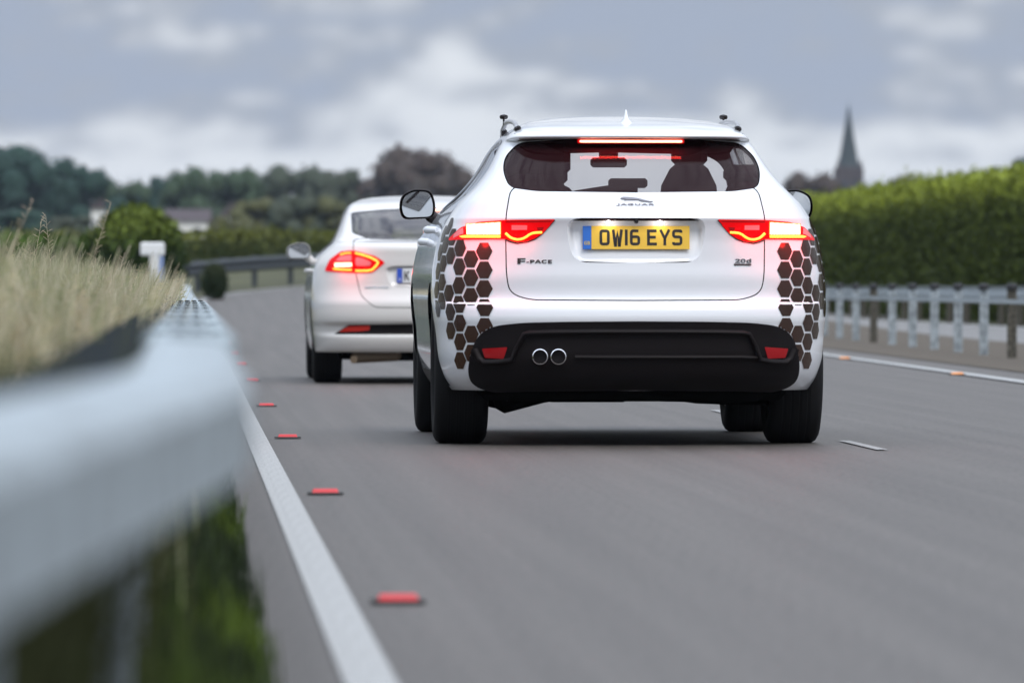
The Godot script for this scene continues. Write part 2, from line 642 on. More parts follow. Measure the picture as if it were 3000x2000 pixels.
	m.albedo_texture = noise_tex(0.02, 12, 512, 0.6, 1.0, 5)
	tri_planar(m, 0.02)
	# barriers
	m = mat("galvanised", Color(0.64, 0.75, 0.81), 0.40, 0.2)
	m.albedo_texture = noise_tex(0.015, 17, 512, 0.5, 1.0, 6)
	tri_planar(m, 1.0)
	m = mat("galvanised_post", Color(0.50, 0.57, 0.62), 0.5, 0.2)
	m.albedo_texture = noise_tex(0.02, 18, 256, 0.65, 1.0, 5)
	tri_planar(m, 1.5)
	m = mat("weathered_post", Color(0.17, 0.16, 0.13), 0.7, 0.2)
	m.albedo_texture = noise_tex(0.03, 19, 256, 0.5, 1.0, 5)
	tri_planar(m, 2.0)
	m = mat("dark_channel", Color(0.032, 0.040, 0.045), 0.95, 0.0, 0.08)
	m.albedo_texture = noise_tex(0.02, 20, 256, 0.6, 1.0, 5)
	tri_planar(m, 1.0)
	mat("post_cap", Color(0.02, 0.022, 0.026), 0.6)
	mat("barrier_grey", Color(0.085, 0.095, 0.105), 0.9, 0.0, 0.1)
	mat("stud_red", Color(0.62, 0.035, 0.04), 0.35)
	m = mat("stud_amber", Color(0.85, 0.30, 0.05), 0.35)
	m.emission_enabled = false
	mat("stud_base", Color(0.03, 0.03, 0.03), 0.7)
	# far things
	m = mat("house_white", Color(0.78, 0.78, 0.76), 0.8)
	mat("house_roof", Color(0.07, 0.055, 0.06), 0.85)
	mat("house_glass", Color(0.03, 0.035, 0.04), 0.1)
	m = mat("stone", Color(0.10, 0.075, 0.07), 0.9)
	m.albedo_texture = noise_tex(0.03, 25, 256, 0.6, 1.0, 5)
	tri_planar(m, 0.2)
	m = mat("slate", Color(0.030, 0.042, 0.042), 0.8)
	mat("bark", Color(0.07, 0.055, 0.04), 0.95)
	mat("sign_white", Color(0.78, 0.80, 0.82), 0.5)
	mat("sign_blue", Color(0.25, 0.34, 0.62), 0.5)
	for f in [["leaf_dark", 0.026, 0.062, 0.046], ["leaf_mid", 0.055, 0.088, 0.046], ["leaf_grey", 0.075, 0.092, 0.062], ["leaf_olive", 0.11, 0.115, 0.045], ["leaf_brown", 0.085, 0.065, 0.055], ["leaf_hedge", 1.0, 1.0, 1.0], ["leaf_bush", 1.0, 1.0, 1.0], ["grass_blade", 1.0, 1.0, 1.0]]:
		m = mat(f[0], Color(f[1], f[2], f[3]), 0.7, 0.0, 0.3)
		m.vertex_color_use_as_albedo = true
		m.backlight_enabled = true
		m.backlight = Color(0.3, 0.3, 0.3)

# ------------------------------------------------------------------ sky
var cloud_a := FastNoiseLite.new()
var cloud_b := FastNoiseLite.new()

func sky_at(az: float, el: float) -> Vector3:
	# az and el in degrees, az from the direction of the road: a broken deck of stratocumulus
	var e := maxf(el, 0.0)
	var vv := 2.6 * log(e + 0.9)
	var r := deg_to_rad(az)
	var p := Vector3(cos(r) * 20.0, vv * 1.25, sin(r) * 20.0)
	var w := cloud_b.get_noise_3d(p.x * 1.7, p.y * 1.7, p.z * 1.7)
	var n := cloud_a.get_noise_3d(p.x, p.y + w * 0.7, p.z + w * 0.5)
	var fine := cloud_b.get_noise_3d(p.x * 6.0, p.y * 6.5, p.z * 6.0)
	# greyer towards the base of the deck, brighter in the gaps and low down
	var deck := smoothstep(0.75, 1.45, e) * (1.0 - 0.6 * smoothstep(2.6, 7.0, e))
	var shade := 0.15 + deck * 0.50 + n * 0.75 + fine * 0.62
	# the bank of lighter cloud ahead and the heavier ones round it
	shade -= 0.62 * exp(-pow((az - 2.3) / 0.75, 2.0) - pow((e - 1.55) / 0.35, 2.0))
	shade += 0.40 * exp(-pow((az + 0.3) / 1.8, 2.0) - pow((e - 1.55) / 0.24, 2.0))
	shade += 0.35 * exp(-pow((az - 3.2) / 1.4, 2.0) - pow((e - 2.02) / 0.14, 2.0))
	shade += 0.30 * exp(-pow((az - 4.2) / 0.9, 2.0) - pow((e - 1.66) / 0.13, 2.0))
	shade -= 0.25 * exp(-pow((az - 6.4) / 0.6, 2.0) - pow((e - 2.2) / 0.25, 2.0))
	shade = smoothstep(0.0, 1.0, clampf(shade, 0.0, 1.0))
	var c := Vector3(0.68, 0.715, 0.76).lerp(Vector3(0.175, 0.215, 0.295), shade)
	return c * (Vector3.ONE + Vector3(1.22, 1.3, 1.45) * smoothstep(6.0, 50.0, e))

func make_sky() -> PanoramaSkyMaterial:
	cloud_a.seed = 21
	cloud_a.frequency = 0.55
	cloud_a.fractal_octaves = 5
	cloud_a.fractal_gain = 0.5
	cloud_b.seed = 8
	cloud_b.frequency = 0.6
	cloud_b.fractal_octaves = 4
	var w := 512
	var h := 256
	var f := PackedFloat32Array()
	f.resize(w * h * 3)
	for j in h:
		var el := 90.0 - (j + 0.5) * 180.0 / h
		for i in w:
			var c := sky_at((i + 0.5) * 360.0 / w - 180.0, el)
			var k := (j * w + i) * 3
			f[k] = c.x
			f[k + 1] = c.y
			f[k + 2] = c.z
	var im := Image.create_from_data(w, h, false, Image.FORMAT_RGBF, f.to_byte_array())
	var W := 4096
	im.resize(W, W / 2, Image.INTERPOLATE_BILINEAR)
	# finer clouds of the same kind towards the horizon all along the road's end
	var i0 := int((180.0 - 26.0) / 360.0 * W)
	var i1 := int((180.0 + 30.0) / 360.0 * W)
	var j0 := int((90.0 - 9.0) / 180.0 * W / 2)
	var j1 := int((90.0 + 0.6) / 180.0 * W / 2)
	var fw := i1 - i0
	var fh := j1 - j0
	var g := PackedFloat32Array()
	g.resize(fw * fh * 3)
	for j in fh:
		var el := 90.0 - (j0 + j + 0.5) * 360.0 / W
		for i in fw:
			var c := sky_at((i0 + i + 0.5) * 360.0 / W - 180.0, el)
			var k := (j * fw + i) * 3
			g[k] = c.x
			g[k + 1] = c.y
			g[k + 2] = c.z
	var fine := Image.create_from_data(fw, fh, false, Image.FORMAT_RGBF, g.to_byte_array())
	im.blit_rect(fine, Rect2i(0, 0, fw, fh), Vector2i(i0, j0))
	var s := PanoramaSkyMaterial.new()
	# the panorama's first column looks along the road
	var turned := Image.create(W, W / 2, false, Image.FORMAT_RGBF)
	turned.blit_rect(im, Rect2i(W / 2, 0, W / 2, W / 2), Vector2i(0, 0))
	turned.blit_rect(im, Rect2i(0, 0, W / 2, W / 2), Vector2i(W / 2, 0))
	s.panorama = ImageTexture.create_from_image(turned)
	return s

# ------------------------------------------------------------------ lie of the land
func rise(x: float, d: float) -> float:
	var y := 0.0
	if d > 100.0:
		var t := minf(d, 160.0) - 100.0
		y = 0.67 * t * t / 3600.0
	if d > 160.0:
		y += 1.76 * (1.0 - exp(-(d - 160.0) / 80.0)) + 0.002 * (d - 160.0)
	var k := lerpf(1.0 - smoothstep(8.0, 16.0, x), 1.0, smoothstep(250.0, 420.0, d))
	return y * k

# a strip of ground between two lines given as x at each distance
func strip(ds: Array, lefts: Array, rights: Array, lift: float, cols := 4) -> ArrayMesh:
	var mb := MB.new()
	var rows := []
	for i in ds.size():
		var r := PackedVector3Array()
		for j in cols + 1:
			var x := lerpf(lefts[i], rights[i], float(j) / cols)
			r.append(Vector3(x, rise(x, ds[i]) + lift, -ds[i]))
		rows.append(r)
	mb.sheet(rows, Vector3.UP)
	return mb.mesh()

# a profile of (across, up) carried along a path; across is to the right of its run
func sweep(mb: MB, path: Array, prof: Array, closed := false) -> void:
	var frames := []
	for i in path.size():
		var t: Vector3 = (path[mini(i + 1, path.size() - 1)] - path[maxi(i - 1, 0)])
		t.y = 0.0
		t = t.normalized()
		frames.append(Vector3(-t.z, 0, t.x))
	var cnt := prof.size() if closed else prof.size() - 1
	var cen := Vector2.ZERO
	for p in prof: cen += p
	cen /= prof.size()
	for k in cnt:
		var p: Vector2 = prof[k]
		var q: Vector2 = prof[(k + 1) % prof.size()]
		var o := Vector2((q - p).y, -(q - p).x).normalized()
		if o.dot((p + q) / 2.0 - cen) < 0.0: o = -o
		for i in path.size() - 1:
			var r0: Vector3 = frames[i]
			var r1: Vector3 = frames[i + 1]
			var n0 := r0 * o.x + Vector3.UP * o.y
			var n1 := r1 * o.x + Vector3.UP * o.y
			var a: Vector3 = path[i] + r0 * p.x + Vector3.UP * p.y
			var b: Vector3 = path[i] + r0 * q.x + Vector3.UP * q.y
			var d: Vector3 = path[i + 1] + r1 * q.x + Vector3.UP * q.y
			var e: Vector3 = path[i + 1] + r1 * p.x + Vector3.UP * p.y
			mb.tri(a, b, d, n0, n0, n1)
			mb.tri(a, d, e, n0, n1, n1)
	if closed:
		for i in [0, path.size() - 1]:
			var pl := PackedVector2Array(prof)
			var id := Geometry2D.triangulate_polygon(pl)
			var dirn: Vector3 = path[0] - path[1] if i == 0 else path[i] - path[i - 1]
			for k in range(0, id.size(), 3):
				var tri := []
				for e in 3: tri.append(path[i] + frames[i] * pl[id[k + e]].x + Vector3.UP * pl[id[k + e]].y)
				mb.flat(tri[0], tri[1], tri[2], dirn)

const BEND := 149.0        # where the road turns off to the right
func road_edge(x: float, d: float) -> Vector3:
	# the line that keeps x metres right of the camera's line, then follows the bend
	if d <= BEND: return Vector3(x, rise(x, d), -d)
	var r := 46.0 - x
	var a := (d - BEND) / 44.0
	var px := 46.0 - r * cos(a)
	var pd := BEND + r * sin(a)
	return Vector3(px, rise(px, pd), -pd)

func ground() -> void:
	var ds := []
	var d := -30.0
	while d < 3200.0:
		ds.append(d)
		d += 6.0 if d < 240.0 else (30.0 if d < 700.0 else 160.0)
	var mb := MB.new()
	var rows := []
	var xs := [-1500.0, -600.0, -250.0, -120.0, -60.0, -30.0, -15.0, -6.0, -2.0, 0.0, 2.0, 5.0, 8.0, 10.0, 12.0, 14.0, 16.0, 20.0, 30.0, 60.0, 120.0, 250.0, 600.0, 1500.0]
	for dd in ds:
		var r := PackedVector3Array()
		for x in xs: r.append(Vector3(x, rise(x, dd) - 0.012, -dd))
		rows.append(r)
	mb.sheet(rows, Vector3.UP)
	tag(obj("ground", mb.mesh(), M.meadow), "", "", "", "structure")
	# bare soil under the tall grass and below the barrier
	var sd := []
	var l := []
	var r2 := []
	for i in 40:
		sd.append(-10.0 + i * 4.0)
		l.append(-4.0)
		r2.append(0.12)
	tag(obj("verge", strip(sd, l, r2, -0.006), M.soil), "", "", "", "structure")
	# carriageway, straight and then round the bend
	mb = MB.new()
	rows = []
	var dd := -14.0
	while dd < BEND + 60.0:
		var row := PackedVector3Array()
		for j in 9: row.append(road_edge(lerpf(0.13, 7.6 + 0.018 * maxf(0.0, minf(dd, BEND) - 40.0), j / 8.0), dd))
		rows.append(row)
		dd += 4.0
	mb.sheet(rows, Vector3.UP)
	tag(obj("road", mb.mesh(), M.asphalt), "", "", "", "structure")
	# median strip of gravel, the opposite carriageway and the verge beyond
	sd = []
	l = []
	r2 = []
	var l3 := []
	var r3 := []
	for i in 60:
		var q := -10.0 + i * 4.5
		sd.append(q)
		l.append(7.0 + 0.018 * maxf(0.0, minf(q, BEND) - 40.0))
		r2.append(10.4 + 0.02 * maxf(0.0, q - 60.0))
		l3.append(r2[i] - 0.1)
		r3.append(15.3 + 0.004 * maxf(0.0, q - 60.0))
	tag(obj("median", strip(sd, l, r2, 0.008), M.gravel), "", "", "", "structure")
	tag(obj("opposite_road", strip(sd, l3, r3, 0.004), M.asphalt_far), "", "", "", "structure")

func marking(line: Array, w: float, lift := 0.006) -> ArrayMesh:
	var mb := MB.new()
	var path := []
	for p in line: path.append(p + Vector3.UP * lift)
	sweep(mb, path, [Vector2(-w / 2, 0), Vector2(w / 2, 0.0005)])
	for i in mb.n.size(): mb.n[i] = Vector3.UP
	var fl := MB.new()
	for i in range(0, mb.v.size(), 3): fl.flat(mb.v[i], mb.v[i + 1], mb.v[i + 2], Vector3.UP)
	return fl.mesh()

func markings() -> void:
	var a := []
	var d := 5.0
	while d < BEND + 50.0:
		a.append(road_edge(0.365, d))
		d += 3.0
	tag(obj("edge_line", marking(a, 0.105), M.road_paint), "", "", "", "structure")
	a = []
	d = 5.0
	while d < BEND:
		var x := 6.75 + 0.018 * (maxf(d, 40.0) - 61.0)
		a.append(Vector3(x, rise(x, d) + 0.006, -d))
		d += 3.0
	tag(obj("median_edge_line", marking(a, 0.15), M.road_paint), "", "", "", "structure")
	d = 7.6
	while d < 120.0:
		var dash := []
		for k in 3: dash.append(Vector3(3.3, rise(3.3, d + k), -d - k))
		tag(obj("lane_marking", marking(dash, 0.055), M.worn_paint), "", "", "", "structure")
		d += 9.0
	# far edge of the opposite road
	a = []
	for i in 40: a.append(Vector3(14.9, rise(14.9, i * 5.0), -i * 5.0))
	tag(obj("far_edge_line", marking(a, 0.15), M.road_paint), "", "", "", "structure")

func stud(called: String, label: String, m: Material, at: Vector3, wide: float, group: String) -> void:
	var o := thing(called, label, "road stud", at, group)
	var mb := MB.new()
	var h := 0.020
	var b := [Vector3(-wide / 2, 0, 0.05), Vector3(wide / 2, 0, 0.05), Vector3(wide / 2, 0, -0.05), Vector3(-wide / 2, 0, -0.05)]
	var t := [Vector3(-wide * 0.42, h, 0.025), Vector3(wide * 0.42, h, 0.025), Vector3(wide * 0.42, h, -0.025), Vector3(-wide * 0.42, h, -0.025)]
	for k in 4: mb.quad(b[k], b[(k + 1) % 4], t[(k + 1) % 4], t[k], b[k] + b[(k + 1) % 4] + Vector3.UP * 0.05)
	mb.quad(t[0], t[1], t[2], t[3], Vector3.UP)
	obj("reflector", mb.mesh(), m, o)
	mb = MB.new()
	mb.box(Vector3(0, 0.004, 0), Vector3(wide + 0.03, 0.006, 0.13), 0.002)
	obj("base", mb.mesh(), M.stud_base, o)

# ------------------------------------------------------------------ barriers
func rail_x(d: float) -> float:
	# centre line of the near barrier: straight, then flared away from the road close to the camera
	var far := -0.054 + 0.026 * smoothstep(6.0, 34.0, d)
	if d > 8.4: return far
	var t := 8.4 - d
	return far - (0.052 * t * t / 2.8 if t < 1.4 else 0.052 * (t - 0.7))

func near_barrier() -> void:
	var o := thing("guard_rail", "long galvanised crash barrier beside the left edge line, blurred close to the camera", "guard rail")
	var post_at := []
	var d := 2.9
	while d < 122.0:
		post_at.append(d)
		d += 3.2
	var xs := []
	for i in post_at.size() - 1:
		var path := []
		var steps := 6 if post_at[i] < 12.0 else 2
		for k in steps + 1:
			var q := lerpf(post_at[i], post_at[i + 1] - 0.006, float(k) / steps)
			path.append(Vector3(rail_x(q), rise(0.0, q), -q))
		var mb := MB.new()
		sweep(mb, path, [Vector2(-0.012, 0.588), Vector2(0.105, 0.578), Vector2(0.128, 0.590), Vector2(0.128, 0.672), Vector2(0.110, 0.690), Vector2(0.0, 0.694), Vector2(-0.012, 0.68)], true)
		obj("rail_beam", mb.mesh(), M.galvanised, o)
		mb = MB.new()
		sweep(mb, path, [Vector2(-0.132, 0.60), Vector2(-0.017, 0.60), Vector2(-0.017, 0.683), Vector2(-0.118, 0.690), Vector2(-0.132, 0.676)], true)
		obj("back_channel", mb.mesh(), M.dark_channel, o)
	var post := MB.new()
	post.box(Vector3(0, 0.30, 0), Vector3(0.028, 0.62, 0.11), 0.004)
	post.box(Vector3(-0.012, 0.30, 0.052), Vector3(0.03, 0.62, 0.006), 0.002)
	var pm := post.mesh()
	var slot := MB.new()
	slot.box(Vector3.ZERO, Vector3(0.024, 0.020, 0.05), 0.003)
	var lap := MB.new()
	lap.box(Vector3(0.058, 0.636, 0), Vector3(0.158, 0.140, 0.42), 0.012)
	var lap_mesh := lap.mesh()
	var smh := slot.mesh()
	for q in post_at:
		var p := obj("post", pm, M.galvanised_post, o)
		p.position = Vector3(rail_x(q) - 0.03, rise(0.0, q) - 0.05, -q)
		if q > 10.0 and q < 36.0:
			var lp := obj("lap_joint", lap_mesh, M.galvanised, o)
			lp.position = Vector3(rail_x(q), rise(0.0, q), -q)
			for k in 4:
				var s := obj("bolt_head", smh, M.gap_dark, o)
				s.position = Vector3(rail_x(q) + 0.010 + k * 0.031, rise(0.0, q) + 0.7015, -q + 0.02 + k * 0.03)

func far_barriers() -> void:
	# slim posts with black caps along the median
	var o := thing("median_barrier", "slim barrier of pale posts with black caps along the right of the road", "guard rail")
	var pm := MB.new()
	pm.box(Vector3(0, 0.36, 0), Vector3(0.10, 0.78, 0.05), 0.006)
	pm.box(Vector3(0.03, 0.36, 0.03), Vector3(0.03, 0.78, 0.03), 0.004)
	var post_mesh := pm.mesh()
	pm = MB.new()
	pm.xf = Transform3D(Basis(Vector3.RIGHT, -PI / 2), Vector3(0, 0.765, 0))
	pm.lathe([Vector2(0.0001, -0.035), Vector2(0.055, -0.035), Vector2(0.062, -0.02), Vector2(0.062, 0.02), Vector2(0.05, 0.034), Vector2(0.0001, 0.038)], 14)
	var cap_mesh := pm.mesh()
	var path := []
	var k := 0
	var d := 60.0
	while d < 152.0:
		var x := 8.76 + 0.024 * (d - 77.0)
		if d > 66.0:
			var p := obj("post", post_mesh, M.weathered_post if k in [4, 5, 11] else M.galvanised_post, o)
			p.position = Vector3(x, rise(x, d), -d)
			obj("cap", cap_mesh, M.post_cap, p)
		path.append(Vector3(x - 0.06, rise(x, d), -d))
		d += 3.5
		k += 1
	var mb := MB.new()
	sweep(mb, path, [Vector2(-0.02, 0.585), Vector2(0.015, 0.585), Vector2(0.015, 0.63), Vector2(-0.02, 0.63)], true)
	obj("rail", mb.mesh(), M.galvanised, o)
	# corrugated beam on the far side of the opposite road
	o = thing("far_guard_rail", "pale corrugated barrier at the foot of the tall hedge across the opposite road", "guard rail")
	path = []
	d = 90.0
	var wpost := MB.new()
	wpost.box(Vector3(0, 0.33, 0), Vector3(0.12, 0.7, 0.15), 0.006)
	var wp := wpost.mesh()
	while d < 250.0:
		path.append(Vector3(15.6, rise(15.6, d), -d))
		var p := obj("post", wp, M.weathered_post, o)
		p.position = Vector3(15.78, rise(15.6, d), -d)
		d += 3.2
	mb = MB.new()
	sweep(mb, path, w_beam(0.44))
	obj("corrugated_beam", mb.mesh(), M.galvanised, o)
	# the barrier round the outside of the bend, straight ahead
	o = thing("bend_guard_rail", "grey barrier crossing the end of the road in front of the low hedge", "guard rail")
	path = []
	d = BEND - 8.0
	while d < BEND + 62.0:
		var e := road_edge(-0.5, d)
		path.append(e)
		var p := obj("post", wp, M.barrier_grey, o)
		p.position = e + Vector3(-0.15, 0.0, -0.1)
		d += 2.4
	mb = MB.new()
	sweep(mb, path, w_beam(0.36))
	obj("corrugated_beam", mb.mesh(), M.barrier_grey, o)

func w_beam(y0: float) -> Array:
	return [Vector2(0.0, y0), Vector2(0.03, y0 + 0.03), Vector2(0.07, y0 + 0.055), Vector2(0.07, y0 + 0.095), Vector2(0.012, y0 + 0.14), Vector2(0.012, y0 + 0.17), Vector2(0.07, y0 + 0.215), Vector2(0.07, y0 + 0.255), Vector2(0.03, y0 + 0.28), Vector2(0.0, y0 + 0.31)]

# ------------------------------------------------------------------ leaves, trees, hedges, grass
func leaf_clump(cnt: int, spread: Vector3, size: float, seed_: int) -> ArrayMesh:
	rng.seed = seed_
	var mb := MB.new()
	for i in cnt:
		var p := Vector3(rng.randfn(), rng.randfn(), rng.randfn()) * spread * 0.5
		var t := Vector3(rng.randfn(), rng.randfn() * 0.7, rng.randfn()).normalized()
		var s := t.cross(Vector3(rng.randfn(), rng.randfn(), rng.randfn())).normalized()
		var l := size * rng.randf_range(0.7, 1.3)
		var g := rng.randf_range(0.65, 1.25)
		mb.col = Color(g, g, g)
		var n := t.cross(s).normalized()
		if n.y < 0.0: n = -n
		mb.tri(p - t * l * 0.5, p + s * l * 0.3, p + t * l * 0.5, n, n, n)
		mb.tri(p - t * l * 0.5, p + t * l * 0.5, p - s * l * 0.3, n, n, n)
	return mb.mesh()

func crown_mesh(seed_: int, lumps: int, leaf: float) -> ArrayMesh:
	# unit tree: crown from y 0.12 to 1, about 0.9 wide
	rng.seed = seed_
	var mb := MB.new()
	var cs := []
	for i in lumps:
		var a := rng.randf() * TAU
		var y := rng.randf_range(0.08, 0.84)
		var r := (0.42 * sqrt(maxf(0.05, 1.0 - pow((y - 0.45) / 0.55, 2.0)))) * sqrt(rng.randf())
		cs.append([Vector3(cos(a) * r, y, sin(a) * r), rng.randf_range(0.12, 0.20), rng.randf_range(0.75, 1.3), rng.randf_range(0.85, 1.15)])
	for c in cs:
		# the dense inside of each bough
		mb.col = Color(0.8, 0.8, 0.8)
		var cc: Vector3 = c[0]
		var cr: float = c[1] * 0.8
		for i in 4:
			for j in 7:
				var q := []
				for e in [[i, j], [i + 1, j], [i + 1, j + 1], [i, j + 1]]:
					var th: float = PI * e[0] / 4.0
					var ph: float = TAU * e[1] / 7.0
					q.append(Vector3(sin(th) * cos(ph), cos(th), sin(th) * sin(ph)))
				mb.tri(cc + q[0] * cr, cc + q[1] * cr, cc + q[2] * cr, q[0], q[1], q[2])
				if i < 3: mb.tri(cc + q[0] * cr, cc + q[2] * cr, cc + q[3] * cr, q[0], q[2], q[3])
		for k in 95:
			var dn := Vector3(rng.randfn(), rng.randfn(), rng.randfn()).normalized()
			var p: Vector3 = c[0] + dn * float(c[1]) * pow(rng.randf(), 0.25)
			var t := dn.cross(Vector3(rng.randfn(), rng.randfn(), rng.randfn())).normalized()
			var s := (dn + Vector3(rng.randfn(), rng.randfn(), rng.randfn()) * 0.6).cross(t).normalized()
			var l := leaf * rng.randf_range(0.6, 1.4)
			var g: float = c[2] * rng.randf_range(0.75, 1.25)
			mb.col = Color(g * c[3], g, g)
			var n := (dn + Vector3.UP * 0.3).normalized()
			mb.tri(p - t * l * 0.5, p + s * l * 0.4, p + t * l * 0.5, n, n, n)
			mb.tri(p - t * l * 0.5, p + t * l * 0.5, p - s * l * 0.4, n, n, n)
	return mb.mesh()

func trunk_mesh(seed_: int) -> ArrayMesh:
	rng.seed = seed_
	var mb := MB.new()
	mb.tube([Vector3(0, -0.03, 0), Vector3(0.004, 0.12, 0.003), Vector3(-0.004, 0.35, 0), Vector3(0.008, 0.6, 0.01), Vector3(0, 0.8, 0)], [0.035, 0.026, 0.02, 0.012, 0.004], 8)
	for i in 7:
		var a := rng.randf() * TAU
		var y := rng.randf_range(0.2, 0.6)
		var e := Vector3(cos(a) * 0.3, y + 0.22, sin(a) * 0.3)
		mb.tube([Vector3(0, y, 0), Vector3(0, y, 0).lerp(e, 0.5) + Vector3(0, 0.02, 0), e], [0.012, 0.008, 0.003], 5)
	return mb.mesh()

func trees() -> void:
	var crowns := []
	var trunks := []
	for i in 5:
		crowns.append(crown_mesh(100 + i, 46, 0.05))
		trunks.append(trunk_mesh(200 + i))
	# metres: x, distance, top height above the eye, width, crown material, shape, label
	var rows := [
		[-16.6, 760.0, 13.9, 9.5, "leaf_dark", 0, "broad dark tree furthest left on the skyline"],
		[-12.6, 780.0, 12.4, 6.5, "leaf_dark", 1, "dark tree second from the left on the skyline, lower than its neighbour"],
		[-10.5, 760.0, 12.4, 6.0, "leaf_dark", 2, "dark rounded tree at the left side of the bright gap in the treeline"],
		[-6.6, 800.0, 11.3, 5.6, "leaf_mid", 3, "low thin tree standing in the bright gap of the treeline"],
		[-2.2, 800.0, 12.1, 5.2, "leaf_dark", 4, "dark tree at the right side of the bright gap in the treeline"],
		[0.9, 780.0, 12.0, 5.4, "leaf_mid", 0, "tree above the white houses, left one of a pair with even tops"],
		[4.6, 790.0, 12.4, 6.2, "leaf_mid", 1, "tree right of the white houses with the highest tip of the middle group"],
		[7.6, 800.0, 11.4, 4.8, "leaf_dark", 2, "lower dark tree at the right end of the middle group, before a dip of sky"],
		[12.2, 800.0, 12.9, 6.8, "leaf_grey", 3, "greyish tree left above the roof of the silver white saloon"],
		[16.6, 800.0, 12.8, 6.6, "leaf_grey", 4, "greyish tree right above the roof of the silver white saloon"],
		[20.8, 810.0, 11.4, 6.4, "leaf_brown", 0, "low brownish tree left of the tallest tree behind the cars"],
		[26.6, 800.0, 14.9, 9.2, "leaf_brown", 1, "tallest brownish tree, between the two cars on the skyline"],
		[31.0, 830.0, 12.0, 7.0, "leaf_brown", 2, "brownish tree mostly behind the window pillar of the white car"],
		[68.6, 800.0, 12.2, 5.4, "leaf_brown", 3, "brown rounded tree above the right door mirror of the white car"],
		[75.0, 830.0, 11.6, 5.0, "leaf_olive", 4, "small olive tree at the left foot of the church spire"],
		[80.5, 820.0, 11.9, 5.0, "leaf_olive", 0, "small olive tree at the right foot of the church spire"],
		[92.5, 800.0, 14.2, 8.0, "leaf_dark", 2, "dark tree looking over the tall hedge at far right"],
		[5.1, 560.0, 6.6, 3.6, "leaf_olive", 1, "olive shrub right of the white houses below the treeline"],
		[8.4, 560.0, 6.9, 3.6, "leaf_grey", 2, "grey green shrub tree left of the saloon mirror"],
		[11.0, 560.0, 6.7, 3.4, "leaf_olive", 3, "yellowish small tree beyond the saloon roof corner"],
		[-8.9, 560.0, 5.3, 4.2, "leaf_grey", 4, "low grey shrub below the dark trees at left"],
		[-13.2, 560.0, 5.6, 4.6, "leaf_dark", 0, "low dark shrub furthest left above the tall grass"],
		[3.4, 520.0, 4.9, 3.0, "leaf_olive", 2, "pale olive bush at the foot of the white houses"],
	]
	for r in rows:
		var y0 := rise(r[0], r[1])
		var h: float = (r[2] + 0.785 - y0) * 1.07
		var o := thing("tree", r[6], "tree", Vector3(r[0], y0, -r[1]), "trees on the skyline")
		var t := obj("trunk", trunks[r[5]], M.bark, o)
		var c := obj("crown", crowns[r[5]], M[r[4]], o)
		for q in [t, c]:
			q.scale = Vector3(r[3] * 1.42, h, r[3] * 1.42)
			q.rotation.y = r[5] * 1.3 + r[0]

func copies(mesh: Mesh, where: Array, tints: Array) -> MultiMesh:
	var mm := MultiMesh.new()
	mm.transform_format = MultiMesh.TRANSFORM_3D
	mm.use_colors = true
	mm.mesh = mesh
	mm.instance_count = where.size()
	for i in where.size():
		mm.set_instance_transform(i, where[i])
		mm.set_instance_color(i, tints[i])
	return mm

func multi(called: String, mm: MultiMesh, m: Material, parent: Node) -> MultiMeshInstance3D:
	var o := MultiMeshInstance3D.new()
	o.name = called
	o.multimesh = mm
	o.material_override = m
	parent.add_child(o, true)
	return o

# a clipped hedge from a to b: twig core, leaf clumps over its faces, paler shoots on the top
func hedge(label: String, a: Vector3, b: Vector3, h: float, thick: float, per_m2: float, size: float, face: Color, crest: Color, seed_: int, sprout := 0.0) -> void:
	var o := thing("hedge", label, "hedge", a)
	var run := b - a
	var lenr := Vector2(run.x, run.z).length()
	var t := run.normalized()
	var side := Vector3(-t.z, 0, t.x)
	var mb := MB.new()
	sweep(mb, [Vector3.ZERO, run], [Vector2(-thick * 0.42, -0.1), Vector2(thick * 0.42, -0.1), Vector2(thick * 0.40, h * 0.93), Vector2(-thick * 0.40, h * 0.93)], true)
	var core := obj("twigs", mb.mesh(), M.hedge_core, o)
	rng.seed = seed_
	var where := []
	var tints := []
	var cl := leaf_clump(9, Vector3.ONE * size, size * 0.8, seed_ + 1)
	var cnt := int(lenr * (h * 2.0 + thick) * per_m2)
	var wav := FastNoiseLite.new()
	wav.seed = seed_
	wav.frequency = 0.15
	for i in cnt:
		var u := rng.randf() * lenr
		var k := rng.randf() * (h * 2.0 + thick)
		var hh := h * (1.0 + 0.06 * wav.get_noise_1d(u * 2.0)) + sprout * maxf(0.0, wav.get_noise_1d(u * 9.0))
		var p := t * u
		var top := 0.0
		if k < h: p += side * (-thick / 2.0 + rng.randfn() * size * 0.25) + Vector3.UP * (k / h * hh)
		elif k < 2.0 * h: p += side * (thick / 2.0 + rng.randfn() * size * 0.25) + Vector3.UP * ((k - h) / h * hh)
		else:
			p += side * (k - 2.0 * h - thick / 2.0) + Vector3.UP * (hh + rng.randf() * rng.randf() * size * 1.2)
			top = 1.0
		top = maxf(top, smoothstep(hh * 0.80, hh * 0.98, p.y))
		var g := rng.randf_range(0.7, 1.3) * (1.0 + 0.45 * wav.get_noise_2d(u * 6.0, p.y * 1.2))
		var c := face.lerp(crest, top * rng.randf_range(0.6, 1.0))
		where.append(Transform3D(Basis(Vector3(rng.randfn(), rng.randfn(), rng.randfn()).normalized(), rng.randf() * TAU).scaled(Vector3.ONE * rng.randf_range(0.7, 1.3)), p))
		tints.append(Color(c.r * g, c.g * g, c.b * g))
	tag(multi("foliage", copies(cl, where, tints), M.leaf_hedge, o), "", "", "", "stuff")

